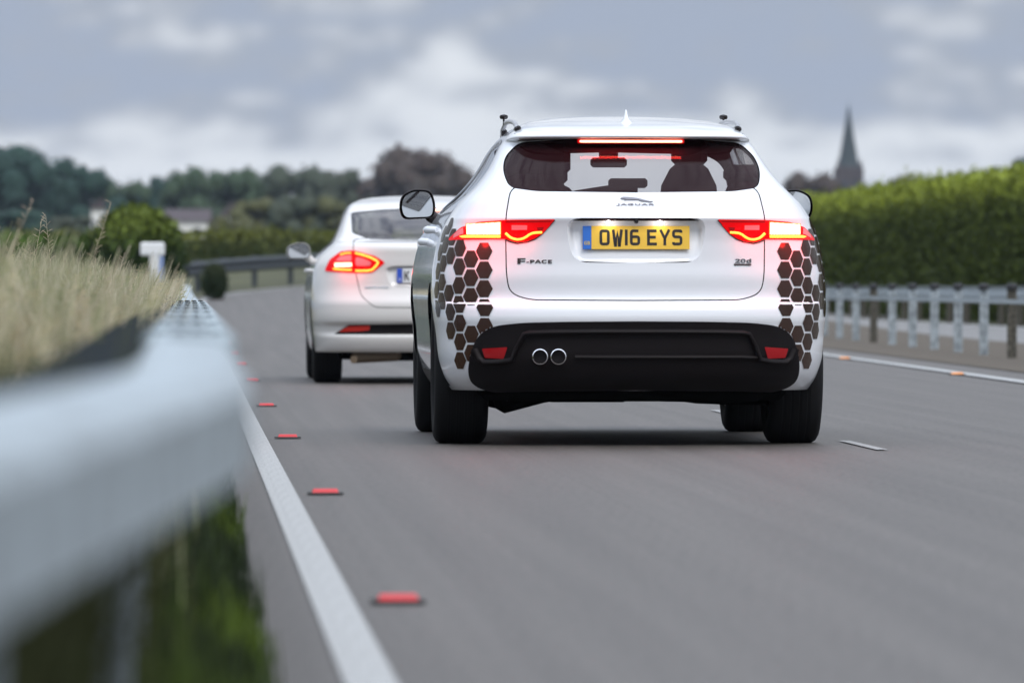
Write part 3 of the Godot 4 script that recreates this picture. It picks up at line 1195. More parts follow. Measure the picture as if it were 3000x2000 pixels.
func bush(called: String, label: String, at: Vector3, w: float, h: float, face: Color, crest: Color, seed_: int, cnt := 900) -> void:
	var o := thing(called, label, "bush", at)
	rng.seed = seed_
	var mb := MB.new()
	for i in 9:
		var a := rng.randf() * TAU
		mb.tube([Vector3(0, -0.05, 0), Vector3(cos(a) * w * 0.12, h * 0.4, sin(a) * w * 0.12), Vector3(cos(a) * w * 0.33, h * 0.8, sin(a) * w * 0.33)], [0.03, 0.02, 0.006], 5)
	obj("stems", mb.mesh(), M.bark, o)
	var where := []
	var tints := []
	var size := w * 0.075
	for i in cnt:
		var dn := Vector3(rng.randfn(), rng.randfn(), rng.randfn()).normalized()
		var r := pow(rng.randf(), 0.2)
		var p := Vector3(dn.x * w * 0.48 * r, h * 0.5 + dn.y * h * 0.5 * r, dn.z * w * 0.48 * r)
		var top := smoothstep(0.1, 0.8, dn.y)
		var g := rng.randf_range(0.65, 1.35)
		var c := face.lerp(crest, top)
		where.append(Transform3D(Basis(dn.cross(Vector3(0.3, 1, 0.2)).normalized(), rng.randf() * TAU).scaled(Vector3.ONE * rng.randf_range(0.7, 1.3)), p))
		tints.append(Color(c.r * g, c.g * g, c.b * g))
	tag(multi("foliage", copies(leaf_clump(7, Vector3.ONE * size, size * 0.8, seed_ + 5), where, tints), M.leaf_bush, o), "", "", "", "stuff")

func tuft(seed_: int, blades: int, height: float, heads: bool) -> ArrayMesh:
	rng.seed = seed_
	var mb := MB.new()
	for i in blades:
		var a := rng.randf() * TAU
		var base := Vector3(rng.randfn() * 0.05, 0, rng.randfn() * 0.05)
		var h := height * rng.randf_range(0.55, 1.05)
		var lean := rng.randf_range(0.02, 0.20) * h
		var dirn := Vector3(cos(a), 0, sin(a))
		var w := rng.randf_range(0.003, 0.006)
		var s := Vector3(-sin(a * 1.7 + i), 0, cos(a * 1.7 + i)) * w
		var n := s.cross(Vector3.UP).normalized()
		var pts := []
		for k in 5:
			var t := k / 4.0
			pts.append(base + Vector3.UP * h * (t - 0.10 * t * t) + dirn * lean * t * t)
		var g := rng.randf_range(0.8, 1.2)
		for k in 4:
			var w0 := 1.0 - 0.8 * k / 4.0
			var w1 := 1.0 - 0.8 * (k + 1) / 4.0
			# stems are green and soft at the foot, bleached higher up
			mb.col = Color(g, g, g) * [Color(0.16, 0.26, 0.13), Color(0.42, 0.52, 0.34), Color(0.85, 0.88, 0.8), Color(1, 1, 1)][k]
			mb.tri(pts[k] - s * w0, pts[k] + s * w0, pts[k + 1] + s * w1, n, n, n)
			mb.tri(pts[k] - s * w0, pts[k + 1] + s * w1, pts[k + 1] - s * w1, n, n, n)
		if heads and i % 3 == 0:
			var tip: Vector3 = pts[4]
			mb.col = Color(g * 1.1, g * 0.95, g * 0.8)
			for k in 7:
				var q := tip + Vector3.DOWN * 0.018 * k + Vector3(rng.randfn(), rng.randfn() * 0.3, rng.randfn()) * 0.012
				var e := q + (Vector3(rng.randfn(), 1.0, rng.randfn()) * 0.5 + dirn).normalized() * 0.022
				mb.tri(q - s * 1.1, q + s * 1.1, e, n, n, n)
				mb.tri(q - Vector3(0, 0.004, 0), q + Vector3(0, 0.004, 0), e, n, n, n)
	return mb.mesh()

func grass() -> void:
	rng.seed = 77
	var kinds := [tuft(1, 14, 0.8, false), tuft(2, 12, 0.95, true), tuft(3, 16, 0.6, false), tuft(4, 10, 1.0, true)]
	var where := [[], [], [], []]
	var tints := [[], [], [], []]
	var patch := FastNoiseLite.new()
	patch.seed = 4
	patch.frequency = 0.35
	var straw := Color(0.74, 0.67, 0.51)
	var green := Color(0.16, 0.23, 0.075)
	var brown := Color(0.27, 0.20, 0.13)
	for i in 12500:
		var d := 6.0 + 100.0 * pow(rng.randf(), 1.2)
		var wide := 0.5 + d * 0.028
		var x := (-0.17 if d > 9.0 else -0.22) - wide * pow(rng.randf(), 1.15)
		if rng.randf() < 0.10: x -= rng.randf() * 3.0
		var g := patch.get_noise_2d(x * 4.0, d * 0.5)
		var far := clampf((d - 20.0) / 25.0, 0.0, 1.0)
		var c := straw.lerp(green, clampf(0.14 + g * 1.7 - 0.15 * far + 0.25 * smoothstep(0.3, 1.2, -x) + rng.randfn() * 0.2, 0.0, 1.0))
		c = c.lerp(brown, clampf(rng.randfn() * 0.25 + 0.15, 0.0, 0.8))
		var s := rng.randf_range(0.52, 1.04) * lerpf(0.92, 1.0, clampf((-x - 0.25) / 0.7, 0.0, 1.0)) * (1.0 + 0.16 * smoothstep(30.0, 60.0, d))
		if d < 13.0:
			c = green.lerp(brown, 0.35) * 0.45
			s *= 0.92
		var k := rng.randi() % 4
		var bas := Basis(Vector3.UP, rng.randf() * TAU).scaled(Vector3(1.2, s, 1.2))
		where[k].append(Transform3D(bas, Vector3(x, rise(x, d), -d)))
		tints[k].append(c)
	for i in 3600:
		var d := 20.0 + 50.0 * rng.randf()
		var x := -0.22 - (0.4 + d * 0.027) * rng.randf()
		var c := straw.lerp(brown, rng.randf() * 0.7).lerp(green, rng.randf() * 0.8)
		var s := rng.randf_range(0.85, 1.22) * lerpf(0.85, 1.0, clampf((-x - 0.25) / 0.7, 0.0, 1.0))
		where[3].append(Transform3D(Basis(Vector3.UP, rng.randf() * TAU).scaled(Vector3(1.3, s, 1.3)), Vector3(x, 0, -d)))
		tints[3].append(c)
	for k in 4:
		var o := MultiMeshInstance3D.new()
		o.name = numbered("tall_grass")
		o.multimesh = copies(kinds[k], where[k], tints[k])
		o.material_override = M.grass_blade
		add_child(o)
		tag(o, "dry straw coloured tall grass behind the barrier at left", "grass", "tall grass of the left verge", "stuff")
	# low green weeds under the barrier and at the road's edge
	rng.seed = 91
	var w2 := []
	var t2 := []
	for i in 3600:
		var d := 8.0 + 28.0 * rng.randf()
		var x := rng.randf_range(-1.0, 0.08)
		if rng.randf() < 0.3: x = rng.randf_range(-0.04, 0.085)
		var g := rng.randf_range(0.5, 1.5)
		w2.append(Transform3D(Basis(Vector3.UP, rng.randf() * TAU).scaled(Vector3(1.0, rng.randf_range(0.3, 0.95) * (1.0 if x < 0.0 else 0.6), 1.0)), Vector3(x, -0.01, -d)))
		var lush := smoothstep(0.0, 0.5, patch.get_noise_2d(x * 9.0, d * 0.9)) * 1.6 + 0.55
		t2.append(Color(0.048 * g * lush, 0.074 * g * lush, 0.020 * g))
	var o2 := MultiMeshInstance3D.new()
	o2.name = numbered("green_grass")
	o2.multimesh = copies(tuft(5, 18, 0.34, false), w2, t2)
	o2.material_override = M.grass_blade
	add_child(o2)
	tag(o2, "green grass growing under the blurred barrier at the road edge", "grass", "", "stuff")
	# single stems that stand out against the hedge
	var rows := [[-0.50, 30.0, 1.12, 0.20, "tall seed head leaning right in front of the round bush"], [-0.655, 33.0, 0.98, -0.05, "straight pale grass stem in the middle of the tall grass"], [-0.78, 26.0, 1.08, 0.24, "long blurred grass blade leaning right at far left"], [-0.62, 36.0, 1.12, -0.06, "upright seed stem left of the leaning seed head"], [-0.78, 35.0, 1.10, 0.10, "drooping seed stem near the left edge of the picture"], [-0.42, 34.0, 0.92, 0.14, "bent straw stem nearest the barrier"]]
	for r in rows:
		var o := thing("grass_stem", r[4], "grass stem", Vector3(r[0], 0, -r[1]), "single stems above the tall grass")
		var mb := MB.new()
		var path := []
		var rad := []
		for k in 7:
			var t := k / 6.0
			path.append(Vector3(r[3] * t * t, r[2] * t, 0.03 * sin(t * 5.0)))
			rad.append(0.0018 - 0.0011 * t)
		mb.col = Color(0.60, 0.52, 0.38)
		mb.tube(path, rad, 5)
		obj("stalk", mb.mesh(), M.grass_blade, o)
		mb = MB.new()
		mb.col = Color(0.58, 0.47, 0.34)
		rng.seed = int(r[1] * 10)
		for k in 16:
			var t := 0.80 + 0.2 * k / 15.0
			var q := Vector3(r[3] * t * t, r[2] * t, 0)
			var a := rng.randf() * TAU
			var e := q + Vector3(cos(a) * 0.018, 0.018 - 0.01 * rng.randf(), sin(a) * 0.018)
			mb.tube([q, e, e + Vector3(cos(a) * 0.010, 0.004, sin(a) * 0.010)], [0.0005, 0.0013, 0.0004], 4)
		obj("seed_head", mb.mesh(), M.grass_blade, o)

# ------------------------------------------------------------------ houses, church, sign
func house(label: String, at: Vector3, w: float, dp: float, h: float, roof: float, gable: bool) -> void:
	var o := thing("house", label, "house", at)
	var mb := MB.new()
	mb.box(Vector3(0, h / 2, 0), Vector3(w, h, dp))
	obj("wall", mb.mesh(), M.house_white, o)
	mb = MB.new()
	var e := 0.25
	if gable:
		mb.prism(PackedVector2Array([Vector2(-w / 2 - e, h), Vector2(w / 2 + e, h), Vector2(0, h + roof)]), -dp / 2 - e, dp / 2 + e)
	else:
		mb.xf = Transform3D(Basis(Vector3.UP, PI / 2), Vector3.ZERO)
		mb.prism(PackedVector2Array([Vector2(-dp / 2 - e, h), Vector2(dp / 2 + e, h), Vector2(0, h + roof)]), -w / 2 - e, w / 2 + e)
	var r := obj("roof", mb.mesh(), M.house_roof, o)
	mb = MB.new()
	mb.box(Vector3(w * 0.2, h + roof * 0.7, 0), Vector3(0.5, 0.9, 0.5))
	obj("chimney", mb.mesh(), M.house_roof, r)
	for x in [-0.28, 0.22]:
		mb = MB.new()
		mb.box(Vector3(w * x, h * 0.62, dp / 2 + 0.02), Vector3(w * 0.16, 1.1, 0.08))
		obj("window", mb.mesh(), M.house_glass, o)

func church() -> void:
	var o := thing("church", "distant church with a sharp dark spire above the hedge at right", "church", Vector3(136.1, 0.3, -1500.0))
	o.scale = Vector3(1.18, 1.0, 1.18)
	var mb := MB.new()
	mb.box(Vector3(0, 12.3, 0), Vector3(4.4, 24.6, 4.4), 0.12)
	for x in [-1.0, 1.0]:
		for z in [-1.0, 1.0]: mb.box(Vector3(x * 2.05, 12.2, z * 2.05), Vector3(0.75, 24.4, 0.75), 0.08)
	var tower := obj("tower", mb.mesh(), M.stone, o)
	for x in [-0.85, 0.85]:
		mb = MB.new()
		mb.box(Vector3(x, 20.5, 2.2), Vector3(0.8, 2.8, 0.12))
		obj("belfry_opening", mb.mesh(), M.house_glass, tower)
	mb = MB.new()
	mb.xf = Transform3D(Basis(Vector3.RIGHT, -PI / 2), Vector3(0, 0, 0))
	mb.lathe([Vector2(2.1, 24.5), Vector2(1.65, 26.2), Vector2(0.95, 31.0), Vector2(0.04, 37.6)], 8, false)
	obj("spire", mb.mesh(), M.slate, o)
	for x in [-1.95, 1.95]:
		mb = MB.new()
		mb.xf = Transform3D(Basis(Vector3.RIGHT, -PI / 2), Vector3(x, 0, 1.95))
		mb.lathe([Vector2(0.36, 24.4), Vector2(0.25, 25.2), Vector2(0.02, 26.4)], 6, false)
		obj("pinnacle", mb.mesh(), M.stone, o)
	mb = MB.new()
	mb.prism(PackedVector2Array([Vector2(3, 0), Vector2(16, 0), Vector2(16, 7), Vector2(9.5, 12), Vector2(3, 7)]), -9.0, -2.0)
	obj("nave", mb.mesh(), M.stone, o)

func sign_post() -> void:
	var d := 112.0
	var o := thing("marker_sign", "white box sign on a pale blue post behind the end of the barrier", "sign", Vector3(-0.49, rise(0, d), -d))
	var mb := MB.new()
	var top := 1.43 - rise(0, d)
	mb.box(Vector3(-0.0, top - 0.10, 0), Vector3(0.37, 0.20, 0.06), 0.02)
	obj("sign_box", mb.mesh(), M.sign_white, o)
	mb = MB.new()
	mb.box(Vector3(0.03, (top - 0.2) / 2, 0), Vector3(0.14, top - 0.2, 0.05), 0.01)
	obj("post", mb.mesh(), M.sign_white, o)
	mb = MB.new()
	mb.box(Vector3(0.135, top - 0.42, 0.0), Vector3(0.065, 0.42, 0.05), 0.008)
	obj("side_panel", mb.mesh(), M.sign_blue, o)

# ------------------------------------------------------------------ parts shared by the cars
func wheel(parent: Node3D, at: Vector3, r: float, w: float, rim_r: float, inside: float) -> void:
	var mb := MB.new()
	var hw := w / 2.0
	mb.xf = Transform3D(Basis(Vector3.UP, PI / 2), Vector3.ZERO)
	var prof := [Vector2(rim_r, -hw * 0.86), Vector2(rim_r + 0.015, -hw * 0.95), Vector2((r + rim_r) / 2, -hw), Vector2(r - 0.035, -hw * 0.97), Vector2(r - 0.014, -hw * 0.88), Vector2(r - 0.003, -hw * 0.74)]
	for g in [-0.45, -0.15, 0.15, 0.45]:
		prof.append(Vector2(r, hw * (g - 0.055)))
		prof.append(Vector2(r - 0.003, hw * (g - 0.045)))
		prof.append(Vector2(r - 0.003, hw * (g + 0.045)))
		prof.append(Vector2(r, hw * (g + 0.055)))
	prof.append_array([Vector2(r - 0.003, hw * 0.74), Vector2(r - 0.014, hw * 0.88), Vector2(r - 0.035, hw * 0.97), Vector2((r + rim_r) / 2, hw), Vector2(rim_r + 0.015, hw * 0.95), Vector2(rim_r, hw * 0.86)])
	mb.lathe(prof, 56)
	var o := Node3D.new()
	o.name = "wheel"
	parent.add_child(o, true)
	o.position = at
	obj("tyre", mb.mesh(), M.rubber, o)
	mb = MB.new()
	mb.xf = Transform3D(Basis(Vector3.UP, PI / 2), Vector3.ZERO)
	mb.lathe([Vector2(rim_r + 0.004, -hw * 0.86), Vector2(rim_r - 0.02, -hw * 0.8), Vector2(rim_r - 0.03, hw * 0.8), Vector2(rim_r + 0.004, hw * 0.86)], 40)
	var sg := -signf(inside)
	for k in 5:
		mb.xf = Transform3D(Basis(Vector3.RIGHT, TAU * k / 5.0), Vector3(sg * hw * 0.72, 0, 0))
		mb.box(Vector3(0, rim_r * 0.52, 0), Vector3(0.03, rim_r * 0.96, 0.055), 0.008)
	mb.xf = Transform3D(Basis(Vector3.UP, PI / 2), Vector3(sg * hw * 0.72, 0, 0))
	mb.lathe([Vector2(0.0001, -0.025), Vector2(0.06, -0.02), Vector2(0.065, 0.02), Vector2(0.0001, 0.03)], 20)
	obj("rim", mb.mesh(), M.alloy, o)

func mirror(parent: Node3D, side: float, cx: float, cy: float, cz: float, w: float, h: float, shell_mat: Material, foot_x: float) -> void:
	var o := Node3D.new()
	o.name = "door_mirror"
	parent.add_child(o, true)
	var f := side
	var out := soft([Vector2(-w * 0.46, -h * 0.42), Vector2(w * 0.40, -h * 0.46), Vector2(w * 0.5, -h * 0.1), Vector2(w * 0.44, h * 0.30), Vector2(w * 0.1, h * 0.5), Vector2(-w * 0.38, h * 0.46), Vector2(-w * 0.5, 0.0)], w * 0.16, 4)
	var outline := PackedVector2Array()
	for p in out: outline.append(Vector2(p.x * f, p.y))
	# bowl that closes towards the front
	var rows := []
	for e in [[0.90, 0.005], [0.97, 0.022], [1.0, 0.0], [0.99, -0.04], [0.88, -0.10], [0.6, -0.14], [0.01, -0.155]]:
		var r := PackedVector3Array()
		for i in outline.size() + 1:
			var p := outline[i % outline.size()] * float(e[0])
			r.append(Vector3(cx + p.x, cy + p.y, cz + e[1]))
		rows.append(r)
	var mb := MB.new()
	var cen := Vector3(cx, cy, cz - 0.04)
	for i in rows.size() - 1:
		for j in outline.size():
			var a: Vector3 = rows[i][j]
			var b: Vector3 = rows[i][j + 1]
			var d: Vector3 = rows[i + 1][j + 1]
			var g: Vector3 = rows[i + 1][j]
			mb.tri(a, b, d, (a - cen).normalized(), (b - cen).normalized(), (d - cen).normalized())
			mb.tri(a, d, g, (a - cen).normalized(), (d - cen).normalized(), (g - cen).normalized())
	mb.tube([Vector3(cx - f * w * 0.35, cy - h * 0.32, cz - 0.03), Vector3(foot_x, cy - h * 0.62, cz - 0.06)], [0.035, 0.03], 8)
	obj("housing", mb.mesh(), shell_mat, o)
	mb = MB.new()
	var gl := PackedVector2Array()
	for p in outline: gl.append(p * 0.86)
	mb.xf = Transform3D(Basis(Vector3.UP, -f * 0.10) * Basis(Vector3.RIGHT, 0.03), Vector3(cx, cy, cz + 0.008))
	mb.prism(gl, -0.006, 0.003)
	obj("mirror_glass", mb.mesh(), M.mirror_glass, o)

func lettering(text: String, w: float, h: float, depth: float) -> Array:
	var t := TextMesh.new()
	var f := SystemFont.new()
	f.font_names = PackedStringArray(["Droid Sans"])
	f.font_weight = 700
	t.font = f
	t.text = text
	t.font_size = 64
	t.pixel_size = 0.01
	t.depth = 0.02
	t.curve_step = 1.0
	var bb := t.get_aabb()
	var s := Vector3(w / bb.size.x, h / bb.size.y, depth / 0.02)
	var cen := bb.get_center()
	return [t, Transform3D(Basis.from_scale(s), -Vector3(cen.x * s.x, cen.y * s.y, 0.0))]

func letter(called: String, text: String, w: float, h: float, depth: float, at: Transform3D, m: Material, parent: Node) -> void:
	var l := lettering(text, w, h, depth)
	var o := obj(called, l[0], m, parent)
	o.transform = at * l[1]

# a number plate character: strokes of one width along the middle lines of the letter
func plate_char(ch: String, w: float, h: float, pen: float) -> ArrayMesh:
	var mb := MB.new()
	for line in STROKES[ch]:
		var pts := []
		var closed: bool = line[0] == line[line.size() - 1]
		for i in line.size():
			var p := Vector2((line[i][0] - 0.5) * w, (line[i][1] - 0.5) * h)
			if not closed and (i == 0 or i == line.size() - 1) or line[i].size() > 2:
				pts.append(p)
				continue
			if closed and i == line.size() - 1: continue
			var cnt: int = line.size()
			var l0 = line[(i - 1) if i > 0 else cnt - 2]
			var l1 = line[i + 1]
			var a := Vector2((l0[0] - 0.5) * w, (l0[1] - 0.5) * h)
			var b := Vector2((l1[0] - 0.5) * w, (l1[1] - 0.5) * h)
			var r := minf(0.011, minf(p.distance_to(a), p.distance_to(b)) * 0.49)
			for k in 6:
				var t := k / 5.0
				var pa := p + (a - p).normalized() * r
				var pb := p + (b - p).normalized() * r
				pts.append(pa.lerp(p, t).lerp(p.lerp(pb, t), t))
		if closed: pts.append(pts[0])
		for i in pts.size() - 1:
			var p: Vector2 = pts[i]
			var q: Vector2 = pts[i + 1]
			var o0 := bisect(pts, i, closed) * pen / 2.0
			var o1 := bisect(pts, i + 1, closed) * pen / 2.0
			var z := 0.0012
			mb.quad(Vector3(p.x + o0.x, p.y + o0.y, z), Vector3(q.x + o1.x, q.y + o1.y, z), Vector3(q.x - o1.x, q.y - o1.y, z), Vector3(p.x - o0.x, p.y - o0.y, z), Vector3.BACK)
			for e in [1.0, -1.0]: mb.quad(Vector3(p.x + o0.x * e, p.y + o0.y * e, z), Vector3(q.x + o1.x * e, q.y + o1.y * e, z), Vector3(q.x + o1.x * e, q.y + o1.y * e, 0), Vector3(p.x + o0.x * e, p.y + o0.y * e, 0), Vector3(o0.x * e, o0.y * e, 0))
	return mb.mesh()

func bisect(pts: Array, i: int, closed: bool) -> Vector2:
	var cnt := pts.size()
	var a: Vector2 = pts[i - 1] if i > 0 else (pts[cnt - 2] if closed else pts[0])
	var b: Vector2 = pts[i + 1] if i < cnt - 1 else (pts[1] if closed else pts[cnt - 1])
	var d0: Vector2 = (pts[i] - a).normalized() if pts[i] != a else (b - pts[i]).normalized()
	var d1: Vector2 = (b - pts[i]).normalized() if pts[i] != b else d0
	var t := (d0 + d1).normalized()
	var o := Vector2(-t.y, t.x)
	return o / maxf(0.5, o.dot(Vector2(-d0.y, d0.x)))

func on_rear(s: Shell, x: float, y: float, off: float) -> Transform3D:
	var n := s.normal(x, y)
	var right := Vector3.UP.cross(n).normalized()
	return Transform3D(Basis(right, n.cross(right).normalized(), n), s.rear(x, y, 0.0) + n * off)

func red_light(parent: Node3D, at: Vector3, size: float, energy: float) -> void:
	# the glow that a lit lamp throws on the paint beside it
	var l := OmniLight3D.new()
	l.name = "brake_glow"
	l.light_color = Color(1.0, 0.10, 0.08)
	l.light_energy = energy
	l.light_size = size
	l.omni_range = 12.0
	l.omni_attenuation = 2.0
	l.shadow_enabled = true
	parent.add_child(l, true)
	l.position = at

func seat(parent: Node3D, called: String, at: Vector3, w: float, back_h: float, head_w: float, head_h: float) -> void:
	var mb := MB.new()
	var rows := []
	var prof := [[0.0, 0.95, 0.10], [0.15, 1.0, 0.13], [0.55, 1.0, 0.12], [0.85, 0.86, 0.09], [0.97, 0.6, 0.06], [1.0, 0.45, 0.04]]
	for p in prof:
		var r := PackedVector3Array()
		for k in 17:
			var a := TAU * k / 16.0
			r.append(at + Vector3(cos(a) * w / 2 * p[1], p[0] * back_h, sin(a) * p[2] + p[0] * 0.12))
		rows.append(r)
	mb.sheet(rows, Vector3.LEFT)
	var o := obj(called, mb.mesh(), M.seat_cloth, parent)
	mb = MB.new()
	mb.box(at + Vector3(0, back_h + head_h / 2 - 0.015, 0.13), Vector3(head_w, head_h, 0.09), 0.035)
	for x in [-0.05, 0.05]: mb.tube([at + Vector3(x, back_h - 0.03, 0.12), at + Vector3(x, back_h + 0.06, 0.13)], [0.006, 0.006], 6)
	obj("headrest", mb.mesh(), M.seat_cloth, o)

func arch(cz: float, cy: float, r: float) -> PackedVector2Array:
	var p := PackedVector2Array()
	for k in 25:
		var a := PI * k / 24.0
		p.append(Vector2(cz + cos(a) * r, cy + sin(a) * r))
	p.append(Vector2(cz - r, -0.3))
	p.append(Vector2(cz + r, -0.3))
	return p

# ------------------------------------------------------------------ the white sport utility car
func big_car() -> void:
	var at := Vector3(2.19, 0.0, -36.4)
	var car := thing("white_suv", "white tall car braking in the left lane, black hexagon stickers on its rear corners", "car", at)
	var s := Shell.new([
		[0.20, 0.800, 0.56, 0.50, 3.0, -3.40], [0.27, 0.885, 0.78, 0.60, 3.0, -3.55], [0.35, 0.930, 0.885, 0.68, 3.0, -3.64], [0.45, 0.955, 0.925, 0.72, 3.0, -3.70],
		[0.56, 0.962, 0.940, 0.74, 3.0, -3.72], [0.60, 0.966, 0.948, 0.74, 3.0, -3.72], [0.615, 0.968, 0.955, 0.75, 3.0, -3.72], [0.66, 0.972, 0.950, 0.76, 3.0, -3.72], [0.693, 0.974, 0.932, 0.75, 3.0, -3.72],
		[0.706, 0.975, 0.880, 0.72, 3.0, -3.71], [0.74, 0.975, 0.872, 0.72, 3.0, -3.70], [0.82, 0.970, 0.882, 0.73, 3.0, -3.68], [0.90, 0.960, 0.876, 0.73, 3.0, -3.62], [0.985, 0.944, 0.876, 0.73, 3.0, -3.45],
		[1.04, 0.928, 0.884, 0.73, 3.0, -3.1], [1.09, 0.905, 0.900, 0.74, 3.0, -2.45], [1.104, 0.899, 0.908, 0.74, 3.0, -2.35], [1.112, 0.894, 0.905, 0.73, 3.0, -2.30], [1.14, 0.876, 0.885, 0.70, 3.05, -2.22], [1.182, 0.846, 0.850, 0.64, 3.2, -2.12], [1.230, 0.795, 0.805, 0.58, 3.5, -2.04],
		[1.268, 0.758, 0.745, 0.54, 3.7, -1.97], [1.355, 0.692, 0.600, 0.49, 4.0, -1.80], [1.463, 0.634, 0.420, 0.45, 4.0, -1.58], [1.492, 0.614, 0.372, 0.44, 4.0, -1.52], [1.499, 0.608, 0.430, 0.46, 4.2, -1.50], [1.506, 0.603, 0.468, 0.47, 4.4, -1.48], [1.520, 0.592, 0.472, 0.47, 4.4, -1.45],
		[1.536, 0.576, 0.440, 0.46, 4.2, -1.40], [1.555, 0.556, 0.350, 0.45, 4.0, -1.34], [1.580, 0.518, 0.17, 0.45, 3.6, -1.27], [1.602, 0.462, -0.05, 0.45, 3.2, -1.20], [1.620, 0.375, -0.32, 0.40, 2.8, -1.14], [1.634, 0.255, -0.62, 0.3, 2.4, -1.09], [1.643, 0.12, -0.86, 0.2, 2.2, -1.06], [1.646, 0.02, -1.0, 0.05, 2.0, -1.04]])
	s.build(0.024)
	var glass := soft(mirrored([Vector2(0.0, 1.500), Vector2(0.30, 1.4965), Vector2(0.545, 1.482), Vector2(0.613, 1.415), Vector2(0.630, 1.345), Vector2(0.608, 1.262), Vector2(0.48, 1.243), Vector2(0.0, 1.237)]), 0.035, 5)
	var gate := soft(mirrored([Vector2(0.0, 1.30), Vector2(0.602, 1.262), Vector2(0.632, 1.11), Vector2(0.628, 0.83), Vector2(0.612, 0.745), Vector2(0.52, 0.712), Vector2(0.0, 0.709)]), 0.05, 6)
	var gate_out: PackedVector2Array = Geometry2D.offset_polygon(gate, 0.0028)[0]
	var gate_in: PackedVector2Array = Geometry2D.offset_polygon(gate, -0.0028)[0]
	var glass_out: PackedVector2Array = Geometry2D.offset_polygon(glass, 0.004)[0]
	var recess := soft(mirrored([Vector2(0.0, 1.108), Vector2(0.341, 1.108), Vector2(0.330, 0.985), Vector2(0.296, 0.893), Vector2(0.0, 0.891)]), 0.07, 6)
	var cut_black := mirrored([Vector2(0.0, 0.609), Vector2(0.34, 0.607), Vector2(0.555, 0.602), Vector2(0.695, 0.586), Vector2(0.765, 0.538), Vector2(0.796, 0.462), Vector2(0.811, 0.365), Vector2(0.790, 0.300), Vector2(0.70, 0.262), Vector2(0.52, 0.268), Vector2(0.0, 0.275)])
	var valance := soft(cut_black, 0.05, 5)
	var valance_in: PackedVector2Array = Geometry2D.offset_polygon(valance, -0.012)[0]
	var lens := soft([Vector2(0.392, 1.103), Vector2(0.63, 1.1005), Vector2(0.757, 1.091), Vector2(0.838, 1.065), Vector2(0.893, 1.012), Vector2(0.895, 1.0), Vector2(0.86, 1.004), Vector2(0.632, 1.008), Vector2(0.603, 0.997), Vector2(0.575, 0.990), Vector2(0.525, 0.997), Vector2(0.490, 1.010), Vector2(0.452, 1.035)], 0.012, 4)
	var side_glass := soft([Vector2(-1.62, 1.165), Vector2(-1.42, 1.34), Vector2(-1.05, 1.475), Vector2(-0.55, 1.500), Vector2(-0.08, 1.478), Vector2(0.10, 1.43), Vector2(0.12, 1.37), Vector2(-0.08, 1.25), Vector2(-0.45, 1.215), Vector2(-1.2, 1.175)], 0.05, 5)
	var screen := soft(mirrored([Vector2(0.0, 1.482), Vector2(0.50, 1.470), Vector2(0.595, 1.42), Vector2(0.68, 1.20), Vector2(0.70, 1.13), Vector2(0.0, 1.12)]), 0.05, 5)
	var arch_r := arch(0.0, 0.385, 0.415)
	var arch_f := arch(-2.874, 0.385, 0.415)
	# painted body with its openings
	var mb := MB.new()
	s.carve(mb, [[0, false, gate_out], [0, false, glass_out], [0, false, valance_in], [1, false, side_glass], [1, false, arch_r], [1, false, arch_f], [2, false, screen]], 0.0, 0.27)
	var body := obj("body", mb.mesh(), M.white_paint, car)
	mb = MB.new()
	s.carve(mb, [[0, true, gate_in], [0, false, glass_out], [0, false, recess]])
	# the scooped number plate recess: deep under the lip, running out at its foot
	var steps := 26
	var rows := []
	for i in steps + 1:
		var v := float(i) / steps
		var y := lerpf(0.8912, 1.1075, v)
		var row := PackedVector3Array()
		# half width of the recess at this height
		var hw := 0.0
		for k in recess.size():
			var p := recess[k]
			var q := recess[(k + 1) % recess.size()]
			if (p.y - y) * (q.y - y) <= 0.0 and absf(p.y - q.y) > 1e-6:
				hw = maxf(hw, absf(lerpf(p.x, q.x, (y - p.y) / (q.y - p.y))))
		for j in 33:
			var u := float(j) / 16.0 - 1.0
			var x := hw * u
			var ef := smoothstep(0.0, 0.02, hw * (1.0 - absf(u))) * smoothstep(0.0, 0.015, y - 0.891)
			row.append(Vector3(x, y, s.zr(x, y) - (0.012 + 0.040 * smoothstep(0.0, 1.0, v)) * ef))
		rows.append(row)
	mb.sheet(rows, Vector3.BACK)
	var tail := obj("tailgate", mb.mesh(), M.white_paint, car)
	# dark seams behind the gaps
	mb = MB.new()
	s.carve(mb, [[0, true, Geometry2D.offset_polygon(gate, 0.03)[0]], [0, false, Geometry2D.offset_polygon(gate, -0.03)[0]], [0, false, glass]], -0.02)
	s.carve(mb, [[0, true, Geometry2D.offset_polygon(glass, 0.02)[0]], [0, false, Geometry2D.offset_polygon(glass, -0.006)[0]]], -0.012)
	for z in [-0.28, -1.18, -2.05]:
		s.carve(mb, [[1, true, PackedVector2Array([Vector2(z, 0.45), Vector2(z + 0.006, 0.45), Vector2(z + 0.006, 1.165), Vector2(z, 1.165)])], [1, false, arch_r]], 0.0015)
	obj("panel_gap", mb.mesh(), M.gap_dark, car)
	mb = MB.new()
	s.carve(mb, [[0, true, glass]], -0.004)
	obj("rear_window", mb.mesh(), M.flare_tinted_glass, tail)
	for sd in [-1.0, 1.0]:
		s.only = sd
		mb = MB.new()
		s.carve(mb, [[1, true, side_glass]], -0.006)
		obj("side_window", mb.mesh(), M.side_glass, car)
	s.only = 0.0
	mb = MB.new()
	s.carve(mb, [[2, true, screen]], -0.004)
	obj("windscreen", mb.mesh(), M.clear_glass, car)
